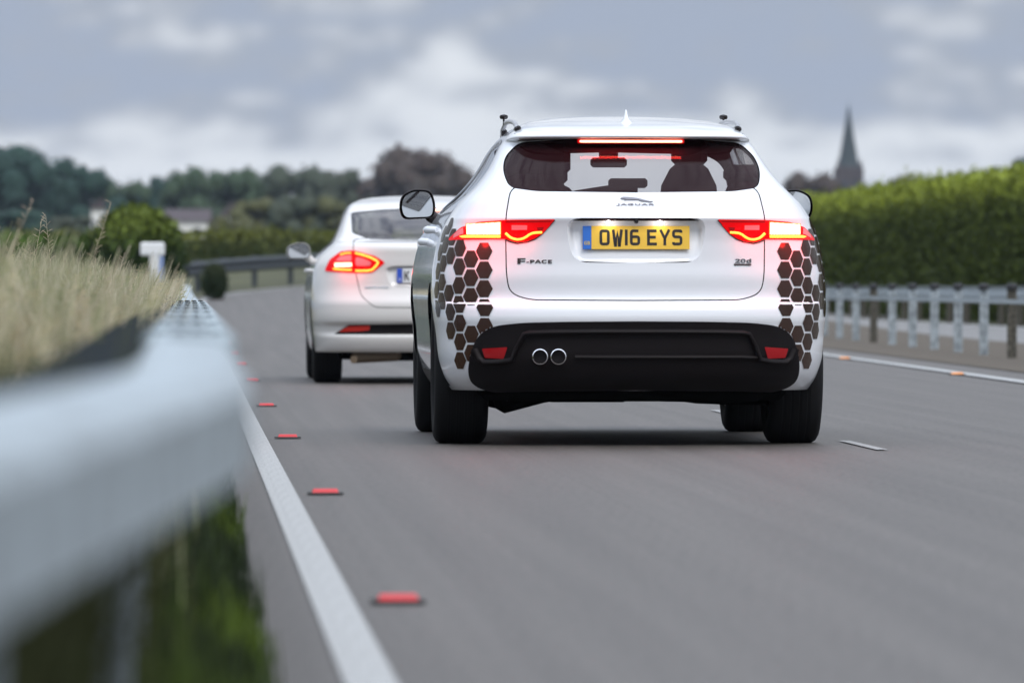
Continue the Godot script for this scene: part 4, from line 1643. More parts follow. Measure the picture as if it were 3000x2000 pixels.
	for sd in [-1.0, 1.0]:
		s.only = sd
		mb = MB.new()
		for z in [-0.30, -1.16]:
			s.carve(mb, [[1, true, side_glass], [1, true, PackedVector2Array([Vector2(z - 0.05, 1.1), Vector2(z + 0.03, 1.1), Vector2(z + 0.06, 1.6), Vector2(z - 0.02, 1.6)])]], 0.002)
		s.carve(mb, [[1, true, Geometry2D.offset_polygon(side_glass, 0.018)[0]], [1, false, side_glass]], 0.002)
		obj("window_trim", mb.mesh(), M.gloss_black, car)
	s.only = 0.0
	# black lower bumper
	mb = MB.new()
	s.carve(mb, [[0, true, valance]], 0.004)
	s.carve(mb, [[1, false, arch_r], [1, false, arch_f], [0, false, PackedVector2Array([Vector2(-0.1, 0.1), Vector2(2, 0.1), Vector2(2, 1), Vector2(-0.1, 1)])]], 0.003, -1.0, 0.36)
	var skirt := obj("lower_bumper", mb.mesh(), M.black_plastic, car)
	mb = MB.new()
	# raised frame of the bumper insert, with its slanted ends round the reflectors
	s.ribbon(mb, [Vector2(0.0, 0.560), Vector2(0.2, 0.560), Vector2(0.40, 0.558), Vector2(0.52, 0.554), Vector2(0.545, 0.546), Vector2(0.575, 0.49), Vector2(0.60, 0.425), Vector2(0.66, 0.415), Vector2(0.73, 0.412), Vector2(0.755, 0.43), Vector2(0.775, 0.475)], 0.026, 0.028)
	obj("insert_frame", mb.mesh(), M.black_plastic, skirt)
	mb = MB.new()
	s.ribbon(mb, [Vector2(-0.30, 0.438), Vector2(-0.1, 0.437), Vector2(0.1, 0.437), Vector2(0.3, 0.437), Vector2(0.50, 0.437), Vector2(0.585, 0.434)], 0.020, 0.022, false)
	obj("trim_strip", mb.mesh(), M.black_plastic, skirt)
	for sd in [-1.0, 1.0]:
		s.only = sd
		mb = MB.new()
		s.carve(mb, [[0, true, soft([Vector2(0.622, 0.484), Vector2(0.742, 0.476), Vector2(0.728, 0.432), Vector2(0.640, 0.428)], 0.006, 3)]], 0.009)
		obj("rear_reflector", mb.mesh(), M.reflector_red, skirt)
	s.only = 0.0
	# tail lamps
	for sd in [-1.0, 1.0]:
		s.only = sd
		mb = MB.new()
		s.carve(mb, [[0, true, lens]], 0.005)
		var lamp := obj("tail_light", mb.mesh(), M.lamp_red, car)
		mb = MB.new()
		s.carve(mb, [[0, true, PackedVector2Array([Vector2(0.650, 1.0275), Vector2(0.812, 1.0275), Vector2(0.815, 1.083), Vector2(0.650, 1.0935)])]], 0.0066)
		obj("lamp_fringe", mb.mesh(), M.fringe_orange, lamp)  # painted glare fringe round the brake lamp block
		mb = MB.new()
		for k in 11:
			var x0 := 0.654 + k * 0.0142
			var y1 := 1.090 - 0.010 * k / 10.0
			s.carve(mb, [[0, true, PackedVector2Array([Vector2(x0, 1.030), Vector2(x0 + 0.0136, 1.030), Vector2(x0 + 0.0136, y1 - 0.002 * (k % 2)), Vector2(x0, y1)])]], 0.008)
		obj("brake_lamp", mb.mesh(), M.led_white_hot, lamp)
		mb = MB.new()
		s.carve(mb, [[0, true, PackedVector2Array([Vector2(0.652, 1.0135), Vector2(0.83, 1.0135), Vector2(0.845, 1.021), Vector2(0.82, 1.0265), Vector2(0.652, 1.0265)])]], 0.008)
		var curve := [Vector2(0.629, 1.036), Vector2(0.617, 1.024), Vector2(0.604, 1.0135), Vector2(0.59, 1.008), Vector2(0.575, 1.005), Vector2(0.56, 1.006), Vector2(0.545, 1.0105), Vector2(0.530, 1.019), Vector2(0.517, 1.029), Vector2(0.50, 1.0365), Vector2(0.478, 1.039), Vector2(0.455, 1.040)]
		s.ribbon(mb, curve, 0.013, 0.011)
		obj("light_bar", mb.mesh(), M.led_yellow, lamp)
		mb = MB.new()
		s.carve(mb, [[0, true, PackedVector2Array([Vector2(0.527, 1.053), Vector2(0.600, 1.052), Vector2(0.600, 1.076), Vector2(0.527, 1.075)])]], 0.008)
		s.carve(mb, [[0, true, PackedVector2Array([Vector2(0.835, 1.030), Vector2(0.872, 1.012), Vector2(0.868, 1.032), Vector2(0.84, 1.055), Vector2(0.826, 1.062), Vector2(0.824, 1.032)])]], 0.008)
		obj("clear_lamp", mb.mesh(), M.lamp_pink, lamp)
		mb = MB.new()
		s.carve(mb, [[0, true, PackedVector2Array([Vector2(0.405, 1.098), Vector2(0.63, 1.096), Vector2(0.63, 1.088), Vector2(0.50, 1.090), Vector2(0.416, 1.092)])]], 0.008)
		s.carve(mb, [[0, true, PackedVector2Array([Vector2(0.455, 1.046), Vector2(0.475, 1.046), Vector2(0.480, 1.064), Vector2(0.448, 1.066)])]], 0.008)
		obj("lamp_shade", mb.mesh(), M.lamp_dark_red, lamp)
		mb = MB.new()
		s.ribbon(mb, [Vector2(0.395, 1.1), Vector2(0.425, 1.066), Vector2(0.456, 1.032), Vector2(0.49, 1.007), Vector2(0.525, 0.9935), Vector2(0.575, 0.986), Vector2(0.605, 0.993), Vector2(0.632, 1.004)], 0.006, 0.004)
		obj("lamp_seal", mb.mesh(), M.gloss_black, lamp)
	s.only = 0.0
	for sg in [-1.0, 1.0]:
		red_light(car, s.rear(0.73 * sg, 1.055, 0.10), 0.04, 0.030)
		red_light(car, s.rear(0.55 * sg, 1.01, 0.05), 0.02, 0.005)
		red_light(car, s.rear(0.76 * sg, 0.985, 0.09), 0.03, 0.022)
	# brake lamp under the spoiler
	mb = MB.new()
	mb.box(Vector3(0, 1.4885, 0.452), Vector3(0.505, 0.0115, 0.010), 0.004)
	obj("high_brake_lamp", mb.mesh(), M.led_white_hot, car)
	mb = MB.new()
	mb.box(Vector3(0, 1.4890, 0.440), Vector3(0.525, 0.021, 0.022), 0.005)
	obj("high_lamp_lens", mb.mesh(), M.lamp_red, car)
	var strip := AreaLight3D.new()
	strip.name = "high_lamp_glow"
	strip.area_size = Vector2(0.50, 0.012)
	strip.light_color = Color(1.0, 0.08, 0.07)
	strip.light_energy = 0.05
	strip.area_range = 8.0
	strip.shadow_enabled = true
	car.add_child(strip, true)
	strip.position = Vector3(0, 1.481, 0.462)
	strip.rotation = Vector3(-1.2, PI, 0)
	# number plate
	var slope_b := Basis(Vector3.RIGHT, -0.10)
	var pt := Transform3D(slope_b, Vector3(0.0, 1.0135, 0.866))
	mb = MB.new()
	mb.box(Vector3(0.021, 0, 0), Vector3(0.478, 0.114, 0.005), 0.0015)
	var plate := obj("number_plate", mb.mesh(), M.plate_yellow, car)
	plate.transform = pt
	mb = MB.new()
	mb.box(Vector3(-0.239, 0, 0), Vector3(0.0415, 0.114, 0.005), 0.0015)
	obj("plate_band", mb.mesh(), M.plate_blue, plate)
	letter("country_letters", "GB", 0.028, 0.018, 0.0008, Transform3D(Basis.IDENTITY, Vector3(-0.239, -0.026, 0.0031)), M.plate_gold, plate)
	for q in [["O", 728], ["W", 918], ["1", 1052], ["6", 1183], ["E", 1440], ["Y", 1628], ["S", 1815]]:
		var ch := obj("plate_letter", plate_char(q[0], 0.0365, 0.064, 0.0135), M.plate_ink, plate)
		ch.position = Vector3((q[1] - 1200) * 0.52 / 1600.0, 0.001, 0.0027)
	for x in [-0.135, 0.115]:
		mb = MB.new()
		mb.xf = Transform3D(Basis.IDENTITY, Vector3(x, 1.0885, 0.872))
		mb.lathe([Vector2(0.0001, 0.012), Vector2(0.006, 0.010), Vector2(0.010, 0.0), Vector2(0.010, -0.03)], 14)
		obj("plate_light", mb.mesh(), M.plate_lamp, tail)
		var l := OmniLight3D.new()
		l.name = "plate_glow"
		l.light_color = Color(1.0, 0.95, 0.92)
		l.light_energy = 0.004
		l.light_size = 0.008
		l.omni_range = 3.0
		l.omni_attenuation = 2.0
		l.shadow_enabled = true
		car.add_child(l, true)
		l.position = Vector3(x, 1.087, 0.893)
	mb = MB.new()
	mb.xf = Transform3D(Basis.IDENTITY, Vector3(0.0, 1.092, 0.888))
	mb.lathe([Vector2(0.0001, 0.008), Vector2(0.009, 0.006), Vector2(0.012, -0.02)], 14)
	obj("camera_eye", mb.mesh(), M.gloss_black, tail)
	# badges
	var cat := PackedVector2Array()
	for p in [[480, 240], [520, 195], [600, 160], [700, 158], [850, 168], [1180, 215], [1330, 255], [1500, 322], [1650, 366], [1740, 405], [1880, 396], [1850, 430], [1760, 462], [1600, 425], [1380, 405], [1240, 330], [1000, 335], [780, 325], [640, 352], [700, 290], [580, 292], [515, 272]]:
		cat.append(Vector2((p[0] - 1180) / 14.7 * 0.00166, (300 - p[1]) / 14.7 * 0.00166))
	mb = MB.new()
	mb.prism(cat, 0.0, 0.005, 0.0012)
	var badge := obj("leaping_cat_badge", mb.mesh(), M.badge_chrome, tail)
	badge.transform = on_rear(s, 0.004, 1.197, 0.001)
	letter("badge_letters", "JAGUAR", 0.184, 0.0135, 0.003, on_rear(s, -0.004, 1.172, 0.002), M.badge_chrome, tail)
	letter("badge_letters", "F", 0.040, 0.028, 0.003, on_rear(s, -0.555, 0.900, 0.002), M.dark_chrome, tail)
	letter("badge_letters", "-PACE", 0.125, 0.017, 0.003, on_rear(s, -0.470, 0.898, 0.002), M.dark_chrome, tail)
	letter("badge_letters", "20d", 0.082, 0.020, 0.003, on_rear(s, 0.523, 0.902, 0.002), M.badge_chrome, tail)
	mb = MB.new()
	mb.box(Vector3.ZERO, Vector3(0.088, 0.009, 0.004), 0.001)
	var bar := obj("badge_bar", mb.mesh(), M.dark_chrome, tail)
	bar.transform = on_rear(s, 0.520, 0.883, 0.002)
	# hexagon stickers round the rear corners
	var cells := [[0, 0], [0, 1], [0, 2], [0, 3], [0, 4], [0, 5], [1, 0], [1, 1], [1, 2], [1, 4], [1, 5], [2, 0], [2, 1], [2, 2], [2, 3], [2, 4], [2, 5], [2, 6], [3, 0], [3, 2], [3, 3], [3, 4], [4, 0], [4, 1], [4, 2], [4, 3], [5, -1], [5, 0], [5, 1], [5, 2], [4, -1], [5, 3], [3, -1]]
	for sg in [-1.0, 1.0]:
		for c in cells:
			var cu: float = -0.002 + c[0] * 0.0795
			var cy: float = 0.949 - c[1] * 0.0915 - (0.0458 if c[0] % 2 == 1 else 0.0) + 0.008 * c[0]
			mb = MB.new()
			var rr := 0.0472
			var ok := true
			var tri_n := 3
			for f in 6:
				var a := Vector2(cos(TAU * f / 6.0), sin(TAU * f / 6.0)) * rr
				var b := Vector2(cos(TAU * (f + 1) / 6.0), sin(TAU * (f + 1) / 6.0)) * rr
				for i in tri_n:
					for j in tri_n - i:
						for half in ([0, 1] if j < tri_n - i - 1 else [0]):
							var q := []
							var idx := [[i, j], [i + 1, j], [i, j + 1]] if half == 0 else [[i + 1, j], [i + 1, j + 1], [i, j + 1]]
							for e in idx:
								var uv: Vector2 = a * (float(e[0]) / tri_n) + b * (float(e[1]) / tri_n)
								var hit := s.walk(0.735, cu + uv.x, cy + uv.y)
								var ps: Vector3 = hit[0] + hit[1] * 0.0025
								q.append([ps, hit[1]])
							var cen: Vector3 = (q[0][0] + q[1][0] + q[2][0]) / 3.0
							if Vector2(cen.z, cen.y - 0.385).length() < 0.42: continue
							if Geometry2D.is_point_in_polygon(Vector2(cen.x, cen.y), valance): continue
							if Geometry2D.is_point_in_polygon(Vector2(cen.x, cen.y), lens): continue
							var fl := Vector3(sg, 1, 1)
							mb.tri(q[0][0] * fl, q[1][0] * fl, q[2][0] * fl, q[0][1] * fl, q[1][1] * fl, q[2][1] * fl)
			if mb.v.size() > 0: obj("hexagon_sticker", mb.mesh(), M.sticker, body)
	# twin exhaust
	for x in [-0.470, -0.381]:
		mb = MB.new()
		mb.xf = Transform3D(Basis.IDENTITY, Vector3(x, 0.437, 0.86))
		mb.lathe([Vector2(0.030, -0.12), Vector2(0.031, 0.070), Vector2(0.034, 0.075), Vector2(0.0385, 0.072), Vector2(0.0385, -0.12)], 32)
		var ex := obj("exhaust_tip", mb.mesh(), M.chrome, car)
		mb = MB.new()
		mb.xf = Transform3D(Basis.IDENTITY, Vector3(x, 0.437, 0.80))
		mb.lathe([Vector2(0.031, 0.11), Vector2(0.031, 0.0), Vector2(0.0001, 0.0)], 24)
		obj("exhaust_bore", mb.mesh(), M.gap_dark, ex)
	# underside: floor, axle, silencer, shields
	mb = MB.new()
	mb.box(Vector3(0, 0.30, -1.45), Vector3(1.5, 0.16, 4.1), 0.03)
	mb.box(Vector3(0, 0.28, 0.45), Vector3(1.30, 0.13, 0.40), 0.04)
	mb.tube([Vector3(-0.72, 0.34, 0), Vector3(-0.3, 0.29, 0), Vector3(0.3, 0.29, 0), Vector3(0.72, 0.34, 0)], [0.05, 0.075, 0.075, 0.05], 10)
	mb.box(Vector3(-0.50, 0.245, 0.22), Vector3(0.34, 0.12, 0.25), 0.035, Basis(Vector3.BACK, 0.26))
	mb.box(Vector3(-0.20, 0.255, 0.12), Vector3(0.42, 0.10, 0.22), 0.03)
	mb.box(Vector3(0.05, 0.27, 0.2), Vector3(0.05, 0.09, 0.05), 0.01)
	mb.box(Vector3(0.36, 0.265, 0.15), Vector3(0.44, 0.11, 0.25), 0.03, Basis(Vector3.BACK, -0.09))
	mb.box(Vector3(0.66, 0.27, -0.1), Vector3(0.3, 0.09, 0.3), 0.03)
	mb.prism(PackedVector2Array([Vector2(-0.70, 0.36), Vector2(-0.70, 0.185), Vector2(-0.66, 0.176), Vector2(-0.60, 0.174), Vector2(-0.56, 0.182), Vector2(-0.45, 0.196), Vector2(-0.36, 0.212), Vector2(-0.20, 0.212), Vector2(-0.15, 0.222), Vector2(-0.11, 0.216), Vector2(-0.10, 0.224), Vector2(0.02, 0.236), Vector2(0.03, 0.222), Vector2(0.14, 0.214), Vector2(0.16, 0.208), Vector2(0.28, 0.206), Vector2(0.34, 0.198), Vector2(0.50, 0.192), Vector2(0.70, 0.19), Vector2(0.70, 0.36)]), 0.05, 0.22, 0.01)
	obj("underbody", mb.mesh(), M.gap_dark, car)
	for x in [-1.0, 1.0]:
		mb = MB.new()
		mb.box(Vector3(x * 0.70, 0.62, 0.0), Vector3(0.44, 0.03, 0.9), 0.01)
		mb.box(Vector3(x * 0.50, 0.42, 0.0), Vector3(0.03, 0.42, 0.86), 0.01)
		mb.box(Vector3(x * 0.70, 0.62, -2.874), Vector3(0.44, 0.03, 0.9), 0.01)
		mb.box(Vector3(x * 0.50, 0.42, -2.874), Vector3(0.03, 0.42, 0.86), 0.01)
		obj("wheel_arch_liner", mb.mesh(), M.gap_dark, car)
		wheel(car, Vector3(x * 0.826, 0.372, 0.0), 0.375, 0.268, 0.245, -x)
		wheel(car, Vector3(x * 0.826, 0.372, -2.874), 0.375, 0.262, 0.245, -x)
		mirror(car, x, -0.972 if x < 0.0 else 1.012, 1.203, -2.0, 0.195, 0.168, M.mirror_shell, x * 0.84)
		for z in [-0.55, -1.45]:
			var hy := 1.062 if z > -1.0 else 1.008
			mb = MB.new()
			mb.tube([Vector3(x * 0.92, hy, z), Vector3(x * 0.965, hy, z - 0.03), Vector3(x * 0.965, hy, z - 0.20), Vector3(x * 0.92, hy, z - 0.23)], [0.016, 0.02, 0.02, 0.016], 8)
			obj("door_handle", mb.mesh(), M.white_paint, car)
		# roof rail on two feet, with a small black knob further forward
		mb = MB.new()
		var path := [Vector3(x * 0.548, 1.545, 0.20), Vector3(x * 0.550, 1.575, 0.12), Vector3(x * 0.552, 1.592, -0.05), Vector3(x * 0.552, 1.607, -0.5), Vector3(x * 0.552, 1.610, -1.0), Vector3(x * 0.553, 1.58, -1.35), Vector3(x * 0.552, 1.545, -1.45)]
		mb.tube(path, [0.010, 0.012, 0.012, 0.012, 0.012, 0.012, 0.010], 10)
		var rail := obj("roof_rail", mb.mesh(), M.satin_silver, car)
		mb = MB.new()
		mb.box(Vector3(x * 0.546, 1.556, 0.16), Vector3(0.034, 0.026, 0.12), 0.008, Basis(Vector3.BACK, -x * 0.45))
		obj("rail_foot", mb.mesh(), M.gloss_black, rail)
		mb = MB.new()
		mb.box(Vector3(x * 0.548, 1.565, -1.33), Vector3(0.03, 0.04, 0.12), 0.008)
		obj("rail_foot", mb.mesh(), M.gloss_black, rail)
		mb = MB.new()
		mb.xf = Transform3D(Basis(Vector3.RIGHT, -PI / 2), Vector3(x * 0.562, 1.60, -1.0))
		mb.lathe([Vector2(0.005, 0.0), Vector2(0.005, 0.028), Vector2(0.017, 0.030), Vector2(0.022, 0.040), Vector2(0.019, 0.050), Vector2(0.0001, 0.056)], 16)
		obj("rail_knob", mb.mesh(), M.gloss_black, rail)
	# shark fin aerial
	mb = MB.new()
	rows = []
	for e in [[0.0, 0.042, 0.16, 0.0], [0.012, 0.030, 0.15, 0.005], [0.03, 0.016, 0.12, 0.02], [0.055, 0.008, 0.07, 0.045], [0.072, 0.004, 0.03, 0.06], [0.078, 0.0005, 0.006, 0.065]]:
		var r := PackedVector3Array()
		for k in 17:
			var a := TAU * k / 16.0
			r.append(Vector3(sin(a) * e[1], 1.578 + e[0], 0.06 + e[3] * -0.4 + cos(a) * e[2] * 0.5))
		rows.append(r)
	mb.sheet(rows, Vector3.RIGHT)
	obj("roof_aerial", mb.mesh(), M.white_paint, car)
	# cabin
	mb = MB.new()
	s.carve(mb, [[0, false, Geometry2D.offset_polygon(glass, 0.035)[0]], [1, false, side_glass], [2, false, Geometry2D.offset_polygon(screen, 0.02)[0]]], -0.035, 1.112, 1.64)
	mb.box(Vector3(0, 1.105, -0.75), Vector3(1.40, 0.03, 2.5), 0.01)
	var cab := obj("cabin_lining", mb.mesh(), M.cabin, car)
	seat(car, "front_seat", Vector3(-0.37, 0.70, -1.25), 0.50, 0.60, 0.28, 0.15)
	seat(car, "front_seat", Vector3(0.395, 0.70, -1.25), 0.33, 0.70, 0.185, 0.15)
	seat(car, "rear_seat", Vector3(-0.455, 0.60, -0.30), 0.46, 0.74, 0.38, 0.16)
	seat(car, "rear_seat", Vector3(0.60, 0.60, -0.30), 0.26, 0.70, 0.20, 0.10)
	mb = MB.new()
	mb.box(Vector3(0.006, 1.418, -1.55), Vector3(0.19, 0.052, 0.03), 0.02)
	mb.box(Vector3(0.006, 1.48, -1.56), Vector3(0.10, 0.09, 0.03), 0.012)
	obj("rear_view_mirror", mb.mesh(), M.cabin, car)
	mb = MB.new()
	mb.box(Vector3(0, 1.15, -1.75), Vector3(1.3, 0.22, 0.35), 0.05)
	mb.box(Vector3(0.11, 1.312, -1.62), Vector3(0.20, 0.05, 0.10), 0.012)
	mb.prism(PackedVector2Array([Vector2(-0.30, 1.24), Vector2(0.16, 1.24), Vector2(0.16, 1.305), Vector2(0.0, 1.30), Vector2(-0.16, 1.275)]), -1.75, -1.58, 0.01)
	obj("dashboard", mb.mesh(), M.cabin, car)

# ------------------------------------------------------------------ the silver white saloon in front
func saloon() -> void:
	var car := thing("white_saloon", "pearl white low saloon braking in front of the taller car, partly hidden by it", "car", Vector3(1.94, 0.0, -59.0))
	var s := Shell.new([
		[0.17, 0.82, 0.60, 0.50, 3.0, -3.45], [0.215, 0.875, 0.80, 0.60, 3.0, -3.6], [0.27, 0.900, 0.905, 0.66, 3.0, -3.7], [0.385, 0.916, 0.955, 0.70, 3.0, -3.75], [0.395, 0.918, 0.935, 0.70, 3.0, -3.76], [0.47, 0.922, 0.950, 0.70, 3.0, -3.78],
		[0.482, 0.924, 0.985, 0.72, 3.0, -3.78], [0.56, 0.927, 1.010, 0.74, 3.0, -3.78], [0.64, 0.927, 1.015, 0.75, 3.0, -3.77], [0.69, 0.926, 0.995, 0.74, 3.0, -3.74], [0.78, 0.922, 0.975, 0.73, 3.0, -3.65], [0.88, 0.910, 0.975, 0.73, 3.0, -3.2], [0.95, 0.893, 0.985, 0.73, 3.0, -2.5],
		[1.02, 0.850, 0.990, 0.72, 3.0, -2.15], [1.06, 0.812, 0.995, 0.70, 3.0, -2.05], [1.095, 0.775, 0.985, 0.66, 3.1, -1.99], [1.110, 0.757, 0.965, 0.62, 3.2, -1.97], [1.120, 0.745, 0.90, 0.58, 3.3, -1.96], [1.130, 0.735, 0.72, 0.50, 3.5, -1.95], [1.138, 0.728, 0.60, 0.45, 3.7, -1.94],
		[1.20, 0.695, 0.47, 0.42, 4.0, -1.84], [1.30, 0.660, 0.24, 0.40, 4.0, -1.68], [1.38, 0.632, 0.03, 0.38, 4.0, -1.56], [1.42, 0.605, -0.10, 0.38, 4.0, -1.5], [1.45, 0.570, -0.25, 0.38, 3.8, -1.45], [1.475, 0.515, -0.45, 0.36, 3.4, -1.41], [1.495, 0.42, -0.68, 0.3, 3.0, -1.38], [1.508, 0.28, -0.90, 0.2, 2.6, -1.36], [1.515, 0.12, -1.10, 0.1, 2.2, -1.35], [1.517, 0.02, -1.2, 0.05, 2.0, -1.34]])
	s.build(0.026)
	var glass := soft(mirrored([Vector2(0.0, 1.398), Vector2(0.35, 1.388), Vector2(0.598, 1.362), Vector2(0.600, 1.20), Vector2(0.46, 1.150), Vector2(0.0, 1.141)]), 0.02, 4)
	var lid := soft(mirrored([Vector2(0.0, 1.18), Vector2(0.60, 1.15), Vector2(0.605, 1.05), Vector2(0.585, 0.87), Vector2(0.545, 0.70), Vector2(0.44, 0.606), Vector2(0.0, 0.602)]), 0.04, 5)
	var slot := soft(mirrored([Vector2(0.0, 0.478), Vector2(0.10, 0.478), Vector2(0.64, 0.470), Vector2(0.755, 0.392), Vector2(0.0, 0.392)]), 0.012, 3)
	var lens := soft([Vector2(0.352, 0.962), Vector2(0.43, 1.012), Vector2(0.60, 1.058), Vector2(0.70, 1.048), Vector2(0.785, 0.985), Vector2(0.822, 0.905), Vector2(0.818, 0.892), Vector2(0.62, 0.880), Vector2(0.455, 0.880)], 0.02, 4)
	var side_glass := soft([Vector2(-1.55, 1.02), Vector2(-1.45, 1.24), Vector2(-1.15, 1.38), Vector2(-0.75, 1.405), Vector2(-0.32, 1.38), Vector2(0.02, 1.22), Vector2(-0.02, 1.14), Vector2(-0.6, 1.06)], 0.05, 4)
	var screen := soft(mirrored([Vector2(0.0, 1.40), Vector2(0.5, 1.385), Vector2(0.63, 1.12), Vector2(0.65, 1.05), Vector2(0.0, 1.04)]), 0.05, 4)
	var ar := arch(0.0, 0.34, 0.37)
	var af := arch(-2.85, 0.34, 0.37)
	var mb := MB.new()
	s.carve(mb, [[0, false, Geometry2D.offset_polygon(lid, 0.003)[0]], [0, false, Geometry2D.offset_polygon(glass, 0.004)[0]], [0, false, slot], [1, false, side_glass], [1, false, ar], [1, false, af], [2, false, screen]], 0.0, 0.245)
	obj("body", mb.mesh(), M.pearl_paint, car)
	var recess := soft(mirrored([Vector2(0.0, 0.935), Vector2(0.29, 0.935), Vector2(0.36, 0.915), Vector2(0.31, 0.77), Vector2(0.0, 0.765)]), 0.05, 5)
	mb = MB.new()
	s.carve(mb, [[0, true, Geometry2D.offset_polygon(lid, -0.003)[0]], [0, false, Geometry2D.offset_polygon(glass, 0.004)[0]], [0, false, recess]])
	var rows := []
	for i in 21:
		var y := lerpf(0.766, 0.9345, i / 20.0)
		var hw := 0.0
		for k in recess.size():
			var p := recess[k]
			var q := recess[(k + 1) % recess.size()]
			if (p.y - y) * (q.y - y) <= 0.0 and absf(p.y - q.y) > 1e-6: hw = maxf(hw, absf(lerpf(p.x, q.x, (y - p.y) / (q.y - p.y))))
		var row := PackedVector3Array()
		for j in 25:
			var x := hw * (j / 12.0 - 1.0)
			var ef := smoothstep(0.0, 0.03, hw - absf(x)) * smoothstep(0.0, 0.03, y - 0.766)
			row.append(Vector3(x, y, s.zr(x, y) - (0.008 + 0.03 * i / 20.0) * ef))
		rows.append(row)
	mb.sheet(rows, Vector3.BACK)
	var tail := obj("boot_lid", mb.mesh(), M.pearl_paint, car)
	mb = MB.new()
	s.carve(mb, [[0, true, Geometry2D.offset_polygon(lid, 0.03)[0]], [0, false, Geometry2D.offset_polygon(lid, -0.03)[0]], [0, false, glass]], -0.02)
	s.carve(mb, [[0, true, Geometry2D.offset_polygon(glass, 0.02)[0]], [0, false, Geometry2D.offset_polygon(glass, -0.010)[0]]], -0.010)
	obj("panel_gap", mb.mesh(), M.gap_dark, car)
	mb = MB.new()
	s.carve(mb, [[0, true, glass]], -0.003)
	obj("rear_window", mb.mesh(), M.side_glass, car)
	for sd in [-1.0, 1.0]:
		s.only = sd
		mb = MB.new()
		s.carve(mb, [[1, true, side_glass]], -0.005)
		obj("side_window", mb.mesh(), M.side_glass, car)
		mb = MB.new()
		s.carve(mb, [[1, true, Geometry2D.offset_polygon(side_glass, 0.016)[0]], [1, false, side_glass]], 0.002)
		obj("window_trim", mb.mesh(), M.gloss_black, car)
	s.only = 0.0
	mb = MB.new()
	s.carve(mb, [[2, true, screen]], -0.004)
	obj("windscreen", mb.mesh(), M.clear_glass, car)
	mb = MB.new()
	s.carve(mb, [[0, true, slot]], 0.002)
	var strip_ := obj("bumper_strip", mb.mesh(), M.black_plastic, car)
	for sd in [-1.0, 1.0]:
		s.only = sd
		mb = MB.new()
		s.carve(mb, [[0, true, soft([Vector2(0.472, 0.468), Vector2(0.64, 0.462), Vector2(0.715, 0.412), Vector2(0.55, 0.418), Vector2(0.475, 0.428)], 0.008, 3)]], 0.006)
		obj("rear_reflector", mb.mesh(), M.reflector_lit, strip_)
		mb = MB.new()
		s.carve(mb, [[0, true, lens]], 0.006)
		var lamp := obj("tail_light", mb.mesh(), M.lamp_red, car)
		mb = MB.new()
		s.carve(mb, [[0, true, soft([Vector2(0.612, 0.930), Vector2(0.745, 0.926), Vector2(0.745, 0.956), Vector2(0.612, 0.960)], 0.008, 3)]], 0.010)
		obj("brake_lamp", mb.mesh(), M.led_white_hot, lamp)
		mb = MB.new()
		s.ribbon(mb, [Vector2(0.585, 1.036), Vector2(0.53, 1.022), Vector2(0.47, 1.002), Vector2(0.425, 0.980), Vector2(0.408, 0.962), Vector2(0.425, 0.935), Vector2(0.455, 0.905), Vector2(0.49, 0.897), Vector2(0.585, 0.897)], 0.017, 0.012)
		s.ribbon(mb, [Vector2(0.612, 0.902), Vector2(0.70, 0.906), Vector2(0.755, 0.912)], 0.016, 0.012)
		s.ribbon(mb, [Vector2(0.615, 1.037), Vector2(0.66, 1.034), Vector2(0.70, 1.022)], 0.010, 0.012)
		obj("light_bar", mb.mesh(), M.led_yellow, lamp)
		mb = MB.new()
		s.carve(mb, [[0, true, soft([Vector2(0.47, 0.935), Vector2(0.583, 0.935), Vector2(0.583, 1.005), Vector2(0.53, 0.995), Vector2(0.46, 0.965)], 0.02, 3)]], 0.009)
		s.carve(mb, [[0, true, soft([Vector2(0.615, 0.972), Vector2(0.74, 0.972), Vector2(0.70, 1.010), Vector2(0.615, 1.022)], 0.01, 3)]], 0.009)
		obj("clear_lamp", mb.mesh(), M.lamp_pink, lamp)
	s.only = 0.0
	for sg in [-1.0, 1.0]: red_light(car, s.rear(0.62 * sg, 0.95, 0.10), 0.05, 0.03)
	mb = MB.new()
	s.carve(mb, [[0, true, PackedVector2Array([Vector2(-0.2, 1.378), Vector2(0.2, 1.378), Vector2(0.2, 1.387), Vector2(-0.2, 1.387)])]], 0.004)
	obj("high_brake_lamp", mb.mesh(), M.led_white_hot, car)
	# number plate
	mb = MB.new()
	mb.box(Vector3(0.022, 0, 0), Vector3(0.476, 0.112, 0.005), 0.0015)
	var plate := obj("number_plate", mb.mesh(), M.plate_white, car)
	plate.transform = Transform3D(Basis.IDENTITY, Vector3(0.0, 0.857, 0.976))
	mb = MB.new()
	mb.box(Vector3(-0.239, 0, 0), Vector3(0.043, 0.112, 0.005), 0.0015)
	obj("plate_band", mb.mesh(), M.plate_blue_dark, plate)
	letter("country_letter", "D", 0.014, 0.022, 0.0008, Transform3D(Basis.IDENTITY, Vector3(-0.238, -0.030, 0.0031)), M.plate_white, plate)
	letter("plate_letters", "K", 0.044, 0.075, 0.001, Transform3D(Basis.IDENTITY, Vector3(-0.182, 0.0, 0.0033)), M.plate_ink, plate)
	mb = MB.new()
	mb.box(Vector3.ZERO, Vector3(0.19, 0.012, 0.004), 0.002)
	var bd := obj("model_badge", mb.mesh(), M.chrome, tail)
	bd.transform = on_rear(s, -0.42, 0.765, 0.002)
	mb = MB.new()
	mb.box(Vector3(0, 0.26, -1.45), Vector3(1.45, 0.14, 4.2), 0.03)
	mb.box(Vector3(0.2, 0.235, 0.45), Vector3(1.0, 0.11, 0.45), 0.03)
	mb.tube([Vector3(-0.7, 0.30, 0), Vector3(0, 0.24, 0), Vector3(0.7, 0.30, 0)], [0.05, 0.06, 0.05], 8)
	obj("underbody", mb.mesh(), M.gap_dark, car)
	mb = MB.new()
